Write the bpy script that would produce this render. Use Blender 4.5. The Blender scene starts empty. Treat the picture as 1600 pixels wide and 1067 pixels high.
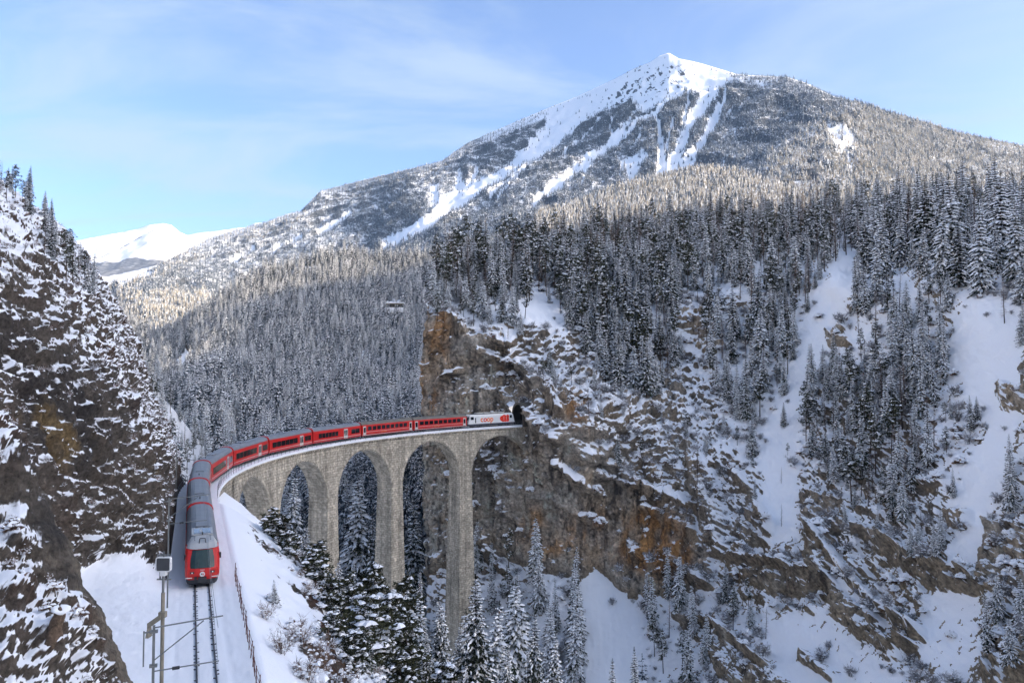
import bpy, bmesh, math, random
import numpy as np
from math import radians, sin, cos, pi
from mathutils import Vector, Matrix
random.seed(7)
rng = np.random.default_rng(11)
sc = bpy.context.scene
COL = sc.collection

# ---------------------------------------------------------------- camera, sky, sun, exposure
FPX, CX, CY, CAMZ = 1247.26, 800.0, 533.5, 17.413
PITCH = math.atan((583.238 - 533.5) / FPX)
cam = bpy.data.cameras.new('camera'); camo = bpy.data.objects.new('camera', cam); COL.objects.link(camo)
cam.sensor_fit = 'HORIZONTAL'; cam.sensor_width = 36.0; cam.lens = FPX * 36.0 / 1600.0
cam.clip_start = 0.5; cam.clip_end = 40000
camo.location = (0, 0, CAMZ); camo.rotation_euler = (pi / 2 + PITCH, 0, 0)
sc.camera = camo

SUN_EL, SUN_AZ = 23.0, 104.0        # azimuth clockwise from the view direction (+Y): the sun stands to the right
SUN_DIR = Vector((cos(radians(SUN_EL)) * sin(radians(SUN_AZ)), cos(radians(SUN_EL)) * cos(radians(SUN_AZ)), sin(radians(SUN_EL))))
w = bpy.data.worlds.new('World'); sc.world = w; w.use_nodes = True
nt = w.node_tree; nt.nodes.clear()
def N(t, typ, **k):
    n = t.nodes.new(typ)
    for a, b in k.items(): setattr(n, a, b)
    return n
out = N(nt, 'ShaderNodeOutputWorld'); bg = N(nt, 'ShaderNodeBackground'); bg.inputs[1].default_value = 0.15
sky = N(nt, 'ShaderNodeTexSky', sky_type='NISHITA', sun_disc=False, sun_elevation=radians(SUN_EL), sun_rotation=radians(SUN_AZ), altitude=1500, air_density=0.62, dust_density=10.0, ozone_density=2.4)
# thin cirrus, the same all round the sky: direction projected on a plane overhead
tc = N(nt, 'ShaderNodeTexCoord'); sep = N(nt, 'ShaderNodeSeparateXYZ'); nt.links.new(tc.outputs['Generated'], sep.inputs[0])
mz = N(nt, 'ShaderNodeMath', operation='MAXIMUM'); nt.links.new(sep.outputs[2], mz.inputs[0]); mz.inputs[1].default_value = 0.03
az = N(nt, 'ShaderNodeMath', operation='ADD'); nt.links.new(mz.outputs[0], az.inputs[0]); az.inputs[1].default_value = 0.12
dx = N(nt, 'ShaderNodeMath', operation='DIVIDE'); dy = N(nt, 'ShaderNodeMath', operation='DIVIDE')
nt.links.new(sep.outputs[0], dx.inputs[0]); nt.links.new(az.outputs[0], dx.inputs[1])
nt.links.new(sep.outputs[1], dy.inputs[0]); nt.links.new(az.outputs[0], dy.inputs[1])
cmb = N(nt, 'ShaderNodeCombineXYZ'); nt.links.new(dx.outputs[0], cmb.inputs[0]); nt.links.new(dy.outputs[0], cmb.inputs[1])
mp = N(nt, 'ShaderNodeMapping'); mp.inputs['Rotation'].default_value = (0, 0, radians(28)); mp.inputs['Scale'].default_value = (0.8, 1.7, 1); mp.inputs['Location'].default_value = (0.9, 0.35, 0)
nt.links.new(cmb.outputs[0], mp.inputs[0])
n1 = N(nt, 'ShaderNodeTexNoise'); n1.inputs['Scale'].default_value = 0.95; n1.inputs['Detail'].default_value = 9; n1.inputs['Roughness'].default_value = 0.6; n1.inputs['Distortion'].default_value = 0.7
nt.links.new(mp.outputs[0], n1.inputs['Vector'])
r1 = N(nt, 'ShaderNodeMapRange', interpolation_type='SMOOTHSTEP'); r1.inputs[1].default_value = 0.42; r1.inputs[2].default_value = 0.68; r1.inputs[3].default_value = 0.0; r1.inputs[4].default_value = 0.68
nt.links.new(n1.outputs[0], r1.inputs[0])
mixw = N(nt, 'ShaderNodeMixRGB'); nt.links.new(r1.outputs[0], mixw.inputs[0]); nt.links.new(sky.outputs[0], mixw.inputs[1])
CLOUD = mixw.inputs[2]; CLOUD.default_value = (1.45, 1.75, 2.05, 1)
nt.links.new(mixw.outputs[0], bg.inputs[0]); nt.links.new(bg.outputs[0], out.inputs[0])

sl = bpy.data.lights.new('sun', 'SUN'); sl.energy = 2.0; sl.angle = radians(0.5); sl.color = (1.0, 0.82, 0.6)
so = bpy.data.objects.new('sun', sl); COL.objects.link(so)
so.rotation_euler = SUN_DIR.to_track_quat('Z', 'Y').to_euler()
sc.view_settings.view_transform = 'Standard'; sc.view_settings.look = 'None'; sc.view_settings.gamma = 1; sc.view_settings.use_curve_mapping = False
sc.view_settings.exposure = 1.68
sc.cycles.max_bounces = 8; sc.cycles.diffuse_bounces = 6; sc.cycles.glossy_bounces = 2; sc.cycles.transparent_max_bounces = 4; sc.cycles.volume_bounces = 0

# ---------------------------------------------------------------- helpers
def unp(u, v, d):
    u = np.asarray(u, float); v = np.asarray(v, float); d = np.asarray(d, float)
    x = (u - CX) / FPX * d; c = (CY - v) / FPX * d
    return np.stack([x, d * cos(PITCH) - c * sin(PITCH), CAMZ + d * sin(PITCH) + c * cos(PITCH)], -1)
def prj(p):
    p = np.asarray(p, float); x = p[..., 0]; y = p[..., 1]; z = p[..., 2] - CAMZ
    d = y * cos(PITCH) + z * sin(PITCH); c = -y * sin(PITCH) + z * cos(PITCH)
    return CX + FPX * x / d, CY - FPX * c / d, d
def sstep(a, b, x):
    t = np.clip((x - a) / (b - a), 0, 1); return t * t * (3 - 2 * t)
_G = np.array([(1,1,0),(-1,1,0),(1,-1,0),(-1,-1,0),(1,0,1),(-1,0,1),(1,0,-1),(-1,0,-1),(0,1,1),(0,-1,1),(0,1,-1),(0,-1,-1),(1,1,0),(-1,1,0),(0,-1,1),(0,-1,-1)], np.float32)
def _hash(x, y, z, s):
    h = (x * 374761393 + y * 668265263 + z * 1274126177 + s * 974634777) & 0xffffffff
    h = ((h ^ (h >> 13)) * 1274126177) & 0xffffffff
    return (h ^ (h >> 16)) & 15
def noise3(p, seed=0):
    p = np.asarray(p, np.float32); sh = p.shape[:-1]; p = p.reshape(-1, 3)
    i = np.floor(p).astype(np.int64); f = (p - i).astype(np.float32); w_ = f * f * f * (f * (f * 6 - 15) + 10)
    r = 0
    for a in (0, 1):
        wx = w_[:, 0] if a else 1 - w_[:, 0]
        for b in (0, 1):
            wy = w_[:, 1] if b else 1 - w_[:, 1]
            for c in (0, 1):
                wz = w_[:, 2] if c else 1 - w_[:, 2]
                g = _G[_hash(i[:, 0] + a, i[:, 1] + b, i[:, 2] + c, seed)]
                r = r + wx * wy * wz * (g[:, 0] * (f[:, 0] - a) + g[:, 1] * (f[:, 1] - b) + g[:, 2] * (f[:, 2] - c))
    return r.reshape(sh)
def fbm(p, o=4, seed=0, gain=0.5, ridge=False):
    p = np.asarray(p, np.float32); s = 0; a = 1.0; t = 0
    for k in range(o):
        n = noise3(p, seed + k * 17)
        if ridge: n = 1 - 2 * np.abs(n)
        s = s + a * n; t += a; a *= gain; p = p * 2.03 + 7.1
    return s / t
def tps(pts, vals, reg=1e-3):
    pts = np.asarray(pts, float); vals = np.asarray(vals, float); n = len(pts)
    m0 = pts.mean(0); sc_ = pts.std(); q = (pts - m0) / sc_
    def ph(r2): return np.where(r2 > 1e-12, 0.5 * r2 * np.log(np.maximum(r2, 1e-12)), 0)
    K = ph(((q[:, None] - q[None]) ** 2).sum(-1)) + reg * np.eye(n); Pm = np.c_[np.ones(n), q]
    A = np.zeros((n + 3, n + 3)); A[:n, :n] = K; A[:n, n:] = Pm; A[n:, :n] = Pm.T
    wv = np.linalg.solve(A, np.r_[vals, 0, 0, 0])
    def f(X):
        X = np.asarray(X, float); sh = X.shape[:-1]; Y = (X.reshape(-1, 2) - m0) / sc_; o = np.empty(len(Y))
        for k in range(0, len(Y), 40000):
            y = Y[k:k + 40000]; o[k:k + 40000] = ph(((y[:, None] - q[None]) ** 2).sum(-1)) @ wv[:n] + wv[n] + y @ wv[n + 1:]
        return o.reshape(sh)
    return f
def interp(x, tab): return np.interp(x, [t[0] for t in tab], [t[1] for t in tab])
def pmask(u, v, poly, fe=8):
    """1 inside a polygon, feathered over fe pixels"""
    d = np.full(u.shape, 1e9); ins = np.zeros(u.shape, bool); n = len(poly)
    for i in range(n):
        x1, y1 = poly[i]; x2, y2 = poly[(i + 1) % n]
        ex, ey = x2 - x1, y2 - y1; t = np.clip(((u - x1) * ex + (v - y1) * ey) / (ex * ex + ey * ey + 1e-9), 0, 1)
        d = np.minimum(d, (u - x1 - t * ex) ** 2 + (v - y1 - t * ey) ** 2)
        c = ((y1 > v) != (y2 > v)) & (u < (x2 - x1) * (v - y1) / ((y2 - y1) if y2 != y1 else 1e-9) + x1); ins ^= c
    d = np.sqrt(d); return sstep(-fe, fe, np.where(ins, d, -d))
def lmask(u, v, line, w0, fe=0.75):
    """1 near a polyline; w0 half width or list of half widths in pixels"""
    m = np.zeros(u.shape)
    ws = w0 if hasattr(w0, '__len__') else [w0] * len(line)
    for i in range(len(line) - 1):
        x1, y1 = line[i]; x2, y2 = line[i + 1]; ex, ey = x2 - x1, y2 - y1
        t = np.clip(((u - x1) * ex + (v - y1) * ey) / (ex * ex + ey * ey), 0, 1)
        d = np.hypot(u - x1 - t * ex, v - y1 - t * ey); wd = ws[i] + (ws[i + 1] - ws[i]) * t
        m = np.maximum(m, 1 - sstep(wd * (1 - fe), wd * (1 + fe), d))
    return m
def link(name, me, mat=None, parent=None):
    o = bpy.data.objects.new(name, me); COL.objects.link(o)
    if parent is not None: o.parent = parent
    for m in (mat if isinstance(mat, (list, tuple)) else [mat] if mat else []):
        if len(me.materials) < (len(mat) if isinstance(mat, (list, tuple)) else 1): me.materials.append(m)
    return o
def tag(o, label=None, cat=None, group=None, kind=None):
    if label: o['label'] = label
    if cat: o['category'] = cat
    if group: o['group'] = group
    if kind: o['kind'] = kind
    return o
def empty(name, loc, rz=0):
    o = bpy.data.objects.new(name, None); COL.objects.link(o); o.location = loc; o.rotation_euler = (0, 0, rz); o.empty_display_size = 0.3
    return o
def grad_normals(P):
    a = np.gradient(P, axis=0); b = np.gradient(P, axis=1); n = np.cross(a, b); n /= np.linalg.norm(n, axis=-1, keepdims=True) + 1e-9
    return n
def grid_mesh(name, P, attrs=None, smooth=True, flip=False):
    n, m = P.shape[:2]; me = bpy.data.meshes.new(name)
    idx = np.arange(n * m).reshape(n, m)
    q = np.stack([idx[:-1, :-1], idx[1:, :-1], idx[1:, 1:], idx[:-1, 1:]], -1).reshape(-1, 4)
    if flip: q = q[:, ::-1]
    me.vertices.add(n * m); me.vertices.foreach_set('co', P.astype(np.float32).ravel())
    me.loops.add(q.size); me.loops.foreach_set('vertex_index', q.ravel().astype(np.int32))
    me.polygons.add(len(q)); me.polygons.foreach_set('loop_start', np.arange(0, q.size, 4, dtype=np.int32))
    me.polygons.foreach_set('use_smooth', np.full(len(q), smooth))
    me.update(calc_edges=True)
    for k, a in (attrs or {}).items():
        if a.ndim == 3:
            c = np.concatenate([a, np.ones(a.shape[:2] + (1,))], -1)
            me.attributes.new(k, 'FLOAT_COLOR', 'POINT').data.foreach_set('color', c.astype(np.float32).ravel())
        else:
            me.attributes.new(k, 'FLOAT', 'POINT').data.foreach_set('value', a.astype(np.float32).ravel())
    return me

class MB:
    """collects plain shapes; build() links them as one mesh object"""
    def __init__(s): s.v = []; s.f = []
    def add(s, vs, fs):
        b = len(s.v); s.v += [tuple(x) for x in vs]; s.f += [tuple(i + b for i in f) for f in fs]; return s
    def box(s, x0, y0, z0, x1, y1, z1, M=None):
        vs = [(x, y, z) for z in (z0, z1) for x, y in ((x0, y0), (x1, y0), (x1, y1), (x0, y1))]
        if M is not None: vs = [M @ Vector(p) for p in vs]
        return s.add(vs, [(3, 2, 1, 0), (4, 5, 6, 7), (0, 1, 5, 4), (1, 2, 6, 5), (2, 3, 7, 6), (3, 0, 4, 7)])
    def tube(s, a, b, r0, r1=None, n=6, caps=True):
        a = Vector(a); b = Vector(b); r1 = r0 if r1 is None else r1; d = (b - a).normalized()
        x = d.orthogonal().normalized(); y = d.cross(x); vs = []
        for c, r in ((a, r0), (b, r1)):
            for k in range(n): vs.append(c + (x * cos(2 * pi * k / n) + y * sin(2 * pi * k / n)) * r)
        fs = [(k, (k + 1) % n, n + (k + 1) % n, n + k) for k in range(n)]
        if caps: fs += [tuple(range(n - 1, -1, -1)), tuple(range(n, 2 * n))]
        return s.add(vs, fs)
    def loft(s, rings, closed=True, caps=True):
        m = len(rings[0]); vs = [p for r in rings for p in r]; fs = []
        for i in range(len(rings) - 1):
            for k in range(m if closed else m - 1):
                k2 = (k + 1) % m; fs.append((i * m + k, i * m + k2, (i + 1) * m + k2, (i + 1) * m + k))
        if caps and closed: fs += [tuple(range(m - 1, -1, -1)), tuple((len(rings) - 1) * m + k for k in range(m))]
        return s.add(vs, fs)
    def mesh(s, name, smooth=False):
        me = bpy.data.meshes.new(name); me.from_pydata(s.v, [], s.f); me.update()
        if smooth: me.polygons.foreach_set('use_smooth', np.ones(len(me.polygons), bool))
        return me
    def build(s, name, mat, parent=None, smooth=False, fix=True):
        me = s.mesh(name, smooth)
        if fix:
            bm = bmesh.new(); bm.from_mesh(me); bmesh.ops.recalc_face_normals(bm, faces=bm.faces); bm.to_mesh(me); bm.free()
        return link(name, me, mat, parent)

# ---------------------------------------------------------------- materials
def newmat(name):
    m = bpy.data.materials.new(name); m.use_nodes = True; t = m.node_tree; b = t.nodes['Principled BSDF']; return m, t, b
def plain(name, col, rough=0.6, metal=0.0, var=0.15, scale=3.0, bump=0.0, spec=0.5):
    m, t, b = newmat(name); b.inputs['Roughness'].default_value = rough; b.inputs['Metallic'].default_value = metal; b.inputs['Specular IOR Level'].default_value = spec
    c = N(t, 'ShaderNodeTexCoord'); n = N(t, 'ShaderNodeTexNoise'); n.inputs['Scale'].default_value = scale; n.inputs['Detail'].default_value = 5
    t.links.new(c.outputs['Object'], n.inputs['Vector'])
    mr = N(t, 'ShaderNodeMapRange'); mr.inputs[3].default_value = 1 - var; mr.inputs[4].default_value = 1 + var; mr.inputs[1].default_value = .25; mr.inputs[2].default_value = .75
    t.links.new(n.outputs[0], mr.inputs[0])
    x = N(t, 'ShaderNodeMixRGB', blend_type='MULTIPLY'); x.inputs[0].default_value = 1; x.inputs[1].default_value = (*col, 1); t.links.new(mr.outputs[0], x.inputs[2])
    t.links.new(x.outputs[0], b.inputs['Base Color'])
    if bump:
        bp = N(t, 'ShaderNodeBump'); bp.inputs['Strength'].default_value = bump; bp.inputs['Distance'].default_value = 0.05
        t.links.new(n.outputs[0], bp.inputs['Height']); t.links.new(bp.outputs[0], b.inputs['Normal'])
    return m
SNOWC = (0.90, 0.91, 0.925)
def terrain_mat(name, s1, k1, s2, bumpd, rockvar=0.5, soft=.08):
    """rock colour and snow cover come from the mesh's attributes; noise frays the snow's edge and grains the rock"""
    m, t, b = newmat(name); L = t.links.new
    at = N(t, 'ShaderNodeAttribute', attribute_name='snow'); rc = N(t, 'ShaderNodeAttribute', attribute_name='rock')
    g = N(t, 'ShaderNodeNewGeometry')
    na = N(t, 'ShaderNodeTexNoise'); na.inputs['Scale'].default_value = s1; na.inputs['Detail'].default_value = 6; na.inputs['Roughness'].default_value = .65
    nb = N(t, 'ShaderNodeTexNoise'); nb.inputs['Scale'].default_value = s2; nb.inputs['Detail'].default_value = 8; nb.inputs['Roughness'].default_value = .7
    L(g.outputs['Position'], na.inputs['Vector']); L(g.outputs['Position'], nb.inputs['Vector'])
    sub = N(t, 'ShaderNodeMath', operation='MULTIPLY_ADD'); L(na.outputs[0], sub.inputs[0]); sub.inputs[1].default_value = k1; sub.inputs[2].default_value = -k1 / 2
    ad = N(t, 'ShaderNodeMath', operation='ADD'); L(at.outputs['Fac'], ad.inputs[0]); L(sub.outputs[0], ad.inputs[1])
    mr = N(t, 'ShaderNodeMapRange', interpolation_type='SMOOTHSTEP'); mr.inputs[1].default_value = .5 - soft; mr.inputs[2].default_value = .5 + soft; L(ad.outputs[0], mr.inputs[0])
    rv = N(t, 'ShaderNodeMapRange'); rv.inputs[1].default_value = .3; rv.inputs[2].default_value = .7; rv.inputs[3].default_value = 1 - rockvar; rv.inputs[4].default_value = 1 + rockvar; L(nb.outputs[0], rv.inputs[0])
    rm = N(t, 'ShaderNodeMixRGB', blend_type='MULTIPLY'); rm.inputs[0].default_value = 1; L(rc.outputs['Color'], rm.inputs[1]); L(rv.outputs[0], rm.inputs[2])
    nc = N(t, 'ShaderNodeTexNoise', noise_type='RIDGED_MULTIFRACTAL'); nc.inputs['Scale'].default_value = s2 * .55; nc.inputs['Detail'].default_value = 9; nc.inputs['Roughness'].default_value = .6; nc.inputs['Distortion'].default_value = .6; L(g.outputs['Position'], nc.inputs['Vector'])
    cv = N(t, 'ShaderNodeMapRange'); cv.inputs[1].default_value = .1; cv.inputs[2].default_value = .8; cv.inputs[3].default_value = .72; cv.inputs[4].default_value = 1.5; L(nc.outputs[0], cv.inputs[0])
    rm2 = N(t, 'ShaderNodeMixRGB', blend_type='MULTIPLY'); rm2.inputs[0].default_value = 1; L(rm.outputs[0], rm2.inputs[1]); L(cv.outputs[0], rm2.inputs[2])
    mx = N(t, 'ShaderNodeMixRGB'); L(mr.outputs[0], mx.inputs[0]); L(rm2.outputs[0], mx.inputs[1]); mx.inputs[2].default_value = (*SNOWC, 1)
    L(mx.outputs[0], b.inputs['Base Color']); b.inputs['Roughness'].default_value = .85; b.inputs['Specular IOR Level'].default_value = .2
    bs = N(t, 'ShaderNodeMapRange'); bs.inputs[3].default_value = 1.0; bs.inputs[4].default_value = .25; L(mr.outputs[0], bs.inputs[0])
    bp = N(t, 'ShaderNodeBump'); bp.inputs['Distance'].default_value = bumpd; L(bs.outputs[0], bp.inputs['Strength']); hs = N(t, 'ShaderNodeMath', operation='MULTIPLY_ADD'); L(nc.outputs[0], hs.inputs[0]); hs.inputs[1].default_value = .7; L(nb.outputs[0], hs.inputs[2]); L(hs.outputs[0], bp.inputs['Height']); L(bp.outputs[0], b.inputs['Normal'])
    return m
M_snow = plain('snow', SNOWC, .8, 0, .03, 1.5, .15, .2)
M_red = plain('red_paint', (.56, .018, .015), .35, 0, .08, 1.5)
M_roof = plain('grey_roof_paint', (.20, .215, .235), .5, .0, .12, .8)
M_roof2 = plain('brown_grey_roof', (.16, .145, .12), .6, 0, .2, .8)
M_lroof = plain('light_grey_fairing', (.42, .43, .43), .45, 0, .08, 1)
M_under = plain('dark_underframe', (.03, .032, .036), .7, 0, .3, 3)
M_glass = plain('dark_glass', (.012, .016, .02), .06, 0, .2, 1)
M_wglass = plain('windscreen_glass', (.022, .045, .045), .05, 0, .3, 2)
M_white = plain('white_paint', (.74, .74, .72), .4, 0, .06, 1)
M_cream = plain('pale_door_paint', (.62, .60, .56), .45, 0, .1, 2)
M_steel = plain('galvanised_steel', (.17, .18, .175), .55, .15, .15, 5)
M_rail = plain('dark_rail_steel', (.045, .042, .045), .5, .5, .3, 6)
M_rust = plain('rusty_red_iron', (.12, .045, .032), .8, 0, .4, 5)
M_orange = plain('orange_paint', (.85, .17, .02), .4, 0, .08, 1)
M_redl = plain('tomato_red_paint', (.78, .035, .012), .4, 0, .2, 1)
M_grn = plain('dark_panel_grey', (.06, .065, .07), .4, 0, .2, 3)
M_beige = plain('beige_housing', (.24, .215, .165), .6, 0, .2, 4)
M_lamp = plain('lamp_lens', (.75, .75, .7), .2, 0, .05, 1)
M_yel = plain('gold_letters', (.75, .42, .12), .4, 0, .05, 1)
# ---------------------------------------------------------------- the line of the railway (arc length s from the train's nose, offset o to its right)
TX0, TY0, TTH, TL1, TR, TLC, TG = -25.254, 65.805, -0.383, 44.766, 96.023, 143.885, 0.016
def track(s, o=0.0, z=0.0):
    s = np.asarray(s, float); o = np.asarray(o, float) + 0 * s; z = np.asarray(z, float) + 0 * s
    h = TTH + np.clip(s - TL1, 0, TLC) / TR
    s1 = np.minimum(s, TL1); a = np.clip(s - TL1, 0, TLC) / TR; s3 = np.maximum(s - TL1 - TLC, 0)
    x = TX0 + np.sin(TTH) * s1 + TR * (cos(TTH) - np.cos(TTH + a)) + np.sin(h) * s3
    y = TY0 + np.cos(TTH) * s1 + TR * (-sin(TTH) + np.sin(TTH + a)) + np.cos(h) * s3
    return np.stack([x + np.cos(h) * o, y - np.sin(h) * o, TG * s + z], -1)
def heading(s): return TTH + min(max(s - TL1, 0), TLC) / TR

# ---------------------------------------------------------------- terrain
C = lambda *a: np.array(a, float)
ROCK = dict(grey=C(.50, .44, .36), brown=C(.42, .33, .23), orange=C(.50, .245, .08), dark=C(.035, .034, .037), heath=C(.085, .042, .028), earth=C(.25, .19, .125))
def mixc(a, b, m): return a + (b - a) * m[..., None]

# --- the cliff and the wooded slope on the right
RD = [(665,485,246),(665,560,246),(665,640,245),(665,760,243),(665,900,238),(665,1050,225),
(740,480,252),(740,560,241),(740,640,238),(740,760,236),(740,900,228),(740,1050,212),
(800,470,256),(800,560,243),(800,640,235),(800,700,233),(800,800,230),(800,900,222),(800,1050,205),
(820,600,238),(820,660,229),(820,720,229),(1450,385,258),(1600,385,228),(1300,388,300),(1150,398,325),(1000,425,300),(850,442,288),(1450,470,208),(1300,470,238),(1600,470,184),(1150,490,259),(1700,480,166),
(850,470,262),(850,560,238),(840,640,226),(840,700,223),(870,640,224),(850,740,221),(850,840,222),(850,910,214),(850,1050,195),
(950,470,268),(950,560,250),(950,640,226),(950,740,222),(950,840,217),(950,920,211),(950,1067,188),
(1050,460,270),(1050,560,250),(1050,660,230),(1050,760,218),(1050,860,209),(1050,940,200),(1050,1067,182),
(1150,440,268),(1150,560,243),(1150,680,220),(1150,800,203),(1150,920,188),(1150,1067,168),
(1300,430,245),(1300,560,222),(1300,700,198),(1300,850,178),(1300,1067,152),
(1450,430,215),(1450,560,195),(1450,700,176),(1450,850,160),(1450,1067,136),
(1600,430,190),(1600,560,172),(1600,700,156),(1600,850,143),(1600,1067,122),
(1850,430,150),(1850,700,122),(1850,1067,98),
(665,450,262),(700,420,290),(850,400,330),(1000,370,380),(1200,340,420),(1400,330,380),(1600,330,300),(1850,330,200),
(665,1250,190),(850,1250,165),(1100,1250,150),(1400,1250,118),(1850,1250,80)]
Rf = tps([r[:2] for r in RD], [r[2] for r in RD], 1e-4)
RTOP = [(600,452),(665,452),(700,420),(850,400),(1000,370),(1200,340),(1400,330),(1950,330)]
NU, NV = 600, 480
Ru = np.linspace(665, 1880, NU)[:, None] + np.zeros((1, NV)); Rt = np.linspace(0, 1, NV)[None, :] + np.zeros((NU, 1))
Rtop = interp(Ru, RTOP); Rv = Rtop + Rt * (1250 - Rtop)
def coarse_depth(f, U, V, k=8):
    """the depth sheet is smooth: evaluate it on every k-th line and fill in linearly"""
    n, m = U.shape; i = np.unique(np.r_[np.arange(0, n, k), n - 1]); j = np.unique(np.r_[np.arange(0, m, k), m - 1])
    D = f(np.stack([U[np.ix_(i, j)], V[np.ix_(i, j)]], -1))
    D = np.stack([np.interp(np.arange(m), j, r) for r in D]); return np.stack([np.interp(np.arange(n), i, c) for c in D.T], 1)
RP = unp(Ru, Rv, coarse_depth(Rf, Ru, Rv, 6))
Rn = grad_normals(RP); Rn *= np.where((Rn[..., 1:2] > 0), -1, 1)
wu = Ru + 16 * fbm(RP / 9, 3, 5); wv = Rv + 16 * fbm(RP / 9, 3, 6)
R_ROCK = [([(655,490),(700,488),(720,500),(745,520),(790,520),(820,560),(850,610),(870,650),(830,668),(655,668)], 10, 1.0),
 ([(655,668),(830,660),(880,690),(930,712),(985,735),(1035,775),(1085,800),(1110,860),(1110,905),(1060,925),(1010,935),(985,930),(935,885),(905,902),(880,895),(820,880),(770,850),(740,870),(655,900)], 9, 1.0),
 ([(820,560),(860,600),(905,620),(920,660),(960,690),(1010,700),(1050,760),(960,735),(880,700),(830,665)], 14, .75),
 ([(885,500),(960,540),(1000,600),(1050,600),(1060,660),(1100,740),(1060,770),(1000,690),(930,640)], 18, .42),
 ([(1040,480),(1090,480),(1140,540),(1120,560),(1075,520)], 8, .7),
 ([(1020,560),(1070,600),(1060,660),(1020,630)], 8, .7),
 ([(1065,690),(1110,740),(1140,830),(1130,870),(1100,840),(1085,780)], 9, .8),
 ([(1160,745),(1180,755),(1205,815),(1200,835),(1175,820)], 6, .75),
 ([(1140,800),(1200,845),(1180,855),(1140,830)], 6, .6),
 ([(1120,860),(1160,882),(1250,900),(1285,905),(1285,925),(1235,940),(1215,930),(1160,905)], 6, .9),
 ([(1265,825),(1290,815),(1310,850),(1300,890),(1290,905),(1330,935),(1390,985),(1440,1010),(1400,1020),(1330,985),(1290,930),(1262,880)], 6, .95),
 ([(1355,825),(1400,850),(1460,885),(1520,905),(1545,915),(1590,905),(1585,930),(1530,935),(1460,915),(1400,880)], 6, .95),
 ([(1395,955),(1440,985),(1450,1003),(1410,1000)], 6, .9),
 ([(1545,830),(1610,815),(1660,830),(1660,930),(1600,925),(1535,920),(1540,870)], 8, .9),
 ([(1560,600),(1640,598),(1640,650),(1570,642)], 6, .9),
 ([(1290,515),(1320,510),(1330,540),(1300,540)], 5, .8),
 ([(1062,965),(1110,955),(1140,985),(1210,1040),(1240,1075),(1150,1075),(1100,1010)], 7, .85),
 ([(1540,1015),(1640,1000),(1640,1090),(1545,1090)], 8, .8),
 ([(1250,1015),(1310,1050),(1300,1065),(1255,1035)], 5, .8),
 ([(1430,600),(1470,620),(1460,640),(1430,620)], 5, .6),
 ([(1480,800),(1520,800),(1520,820),(1480,825)], 5, .6),
 ([(1260,770),(1330,780),(1340,830),(1270,830)], 8, .7),
 ([(1330,830),(1400,830),(1420,860),(1350,860)], 8, .5)]
Rrock = np.zeros(Ru.shape)
for pl, fe, st in R_ROCK:
    u0, u1 = min(p[0] for p in pl) - 40, max(p[0] for p in pl) + 40
    i0, i1 = np.searchsorted(Ru[:, 0], [u0, u1])
    if pl[0][0] == 655 or min(p[0] for p in pl) <= 660: i0 = 0
    if i1 > i0: Rrock[i0:i1] = np.maximum(Rrock[i0:i1], st * pmask(wu[i0:i1], wv[i0:i1], pl, fe))
# bare snow chutes and talus: smooth
R_SMOOTH = [([(900,905),(935,890),(975,930),(1010,970),(1000,1100),(910,1100),(915,980)], 10),
 ([(1275,440),(1330,440),(1300,520),(1270,600),(1250,660),(1235,740),(1245,850),(1200,850),(1190,760),(1210,640),(1245,560)], 10),
 ([(1490,490),(1560,470),(1600,500),(1600,560),(1590,700),(1560,780),(1530,890),(1480,890),(1500,760),(1540,660),(1500,600),(1480,540)], 10),
 ([(1450,920),(1540,940),(1545,1040),(1470,1080),(1430,1010)], 8), ([(1190,960),(1290,960),(1400,1040),(1420,1100),(1240,1100)], 10),
 ([(1410,430),(1440,440),(1440,520),(1420,560),(1405,500)], 8), ([(800,440),(870,470),(880,520),(850,520),(810,480)], 8)]
Rsm = np.zeros(Ru.shape)
for pl, fe in R_SMOOTH: Rsm = np.maximum(Rsm, pmask(wu, wv, pl, fe))
big = fbm(RP / 26, 3, 21); mid = fbm(RP / 8, 4, 31, .55); rid = fbm(RP / C(5, 5, 9), 4, 41, .55, True); fine = fbm(RP / 1.7, 3, 51)
shelf = fbm(RP / C(5.5, 5.5, 3.0) + .6 * big[..., None], 4, 45, .6); shelf2 = fbm(RP / C(2.2, 2.2, 1.3), 3, 46, .6); ribs = fbm(RP / C(10, 10, 45), 3, 47, .5, True)
Rrug = np.maximum.reduce([pmask(wu, wv, p_, 22) for p_ in ([(790,480),(900,500),(1010,540),(1130,560),(1150,640),(1160,800),(1060,780),(900,710),(830,650)], [(1090,700),(1210,740),(1260,860),(1330,960),(1450,1010),(1400,1060),(1250,1000),(1110,900)], [(1260,600),(1460,640),(1480,820),(1560,930),(1440,960),(1330,900),(1250,840)], [(735,690),(800,700),(830,770),(800,870),(735,900)], [(1540,800),(1680,800),(1680,1100),(1530,1080)])]) * (1 - .7 * Rsm)
ridg = fbm(RP / C(6.5, 6.5, 6.5) + .4 * mid[..., None], 5, 48, .55, True)
vert = fbm(RP / C(3.2, 3.2, 22), 3, 61)                       # upright ribs and cracks
lowcl = pmask(wu, wv, [(740,740),(900,735),(1100,790),(1110,905),(985,930),(900,900),(740,870)], 25)
crk = sstep(.04, 0, np.abs(fbm(RP / C(4.5, 4.5, 18) + .25 * mid[..., None], 3, 66))) * (.4 + .6 * sstep(-.2, .3, mid))
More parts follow.
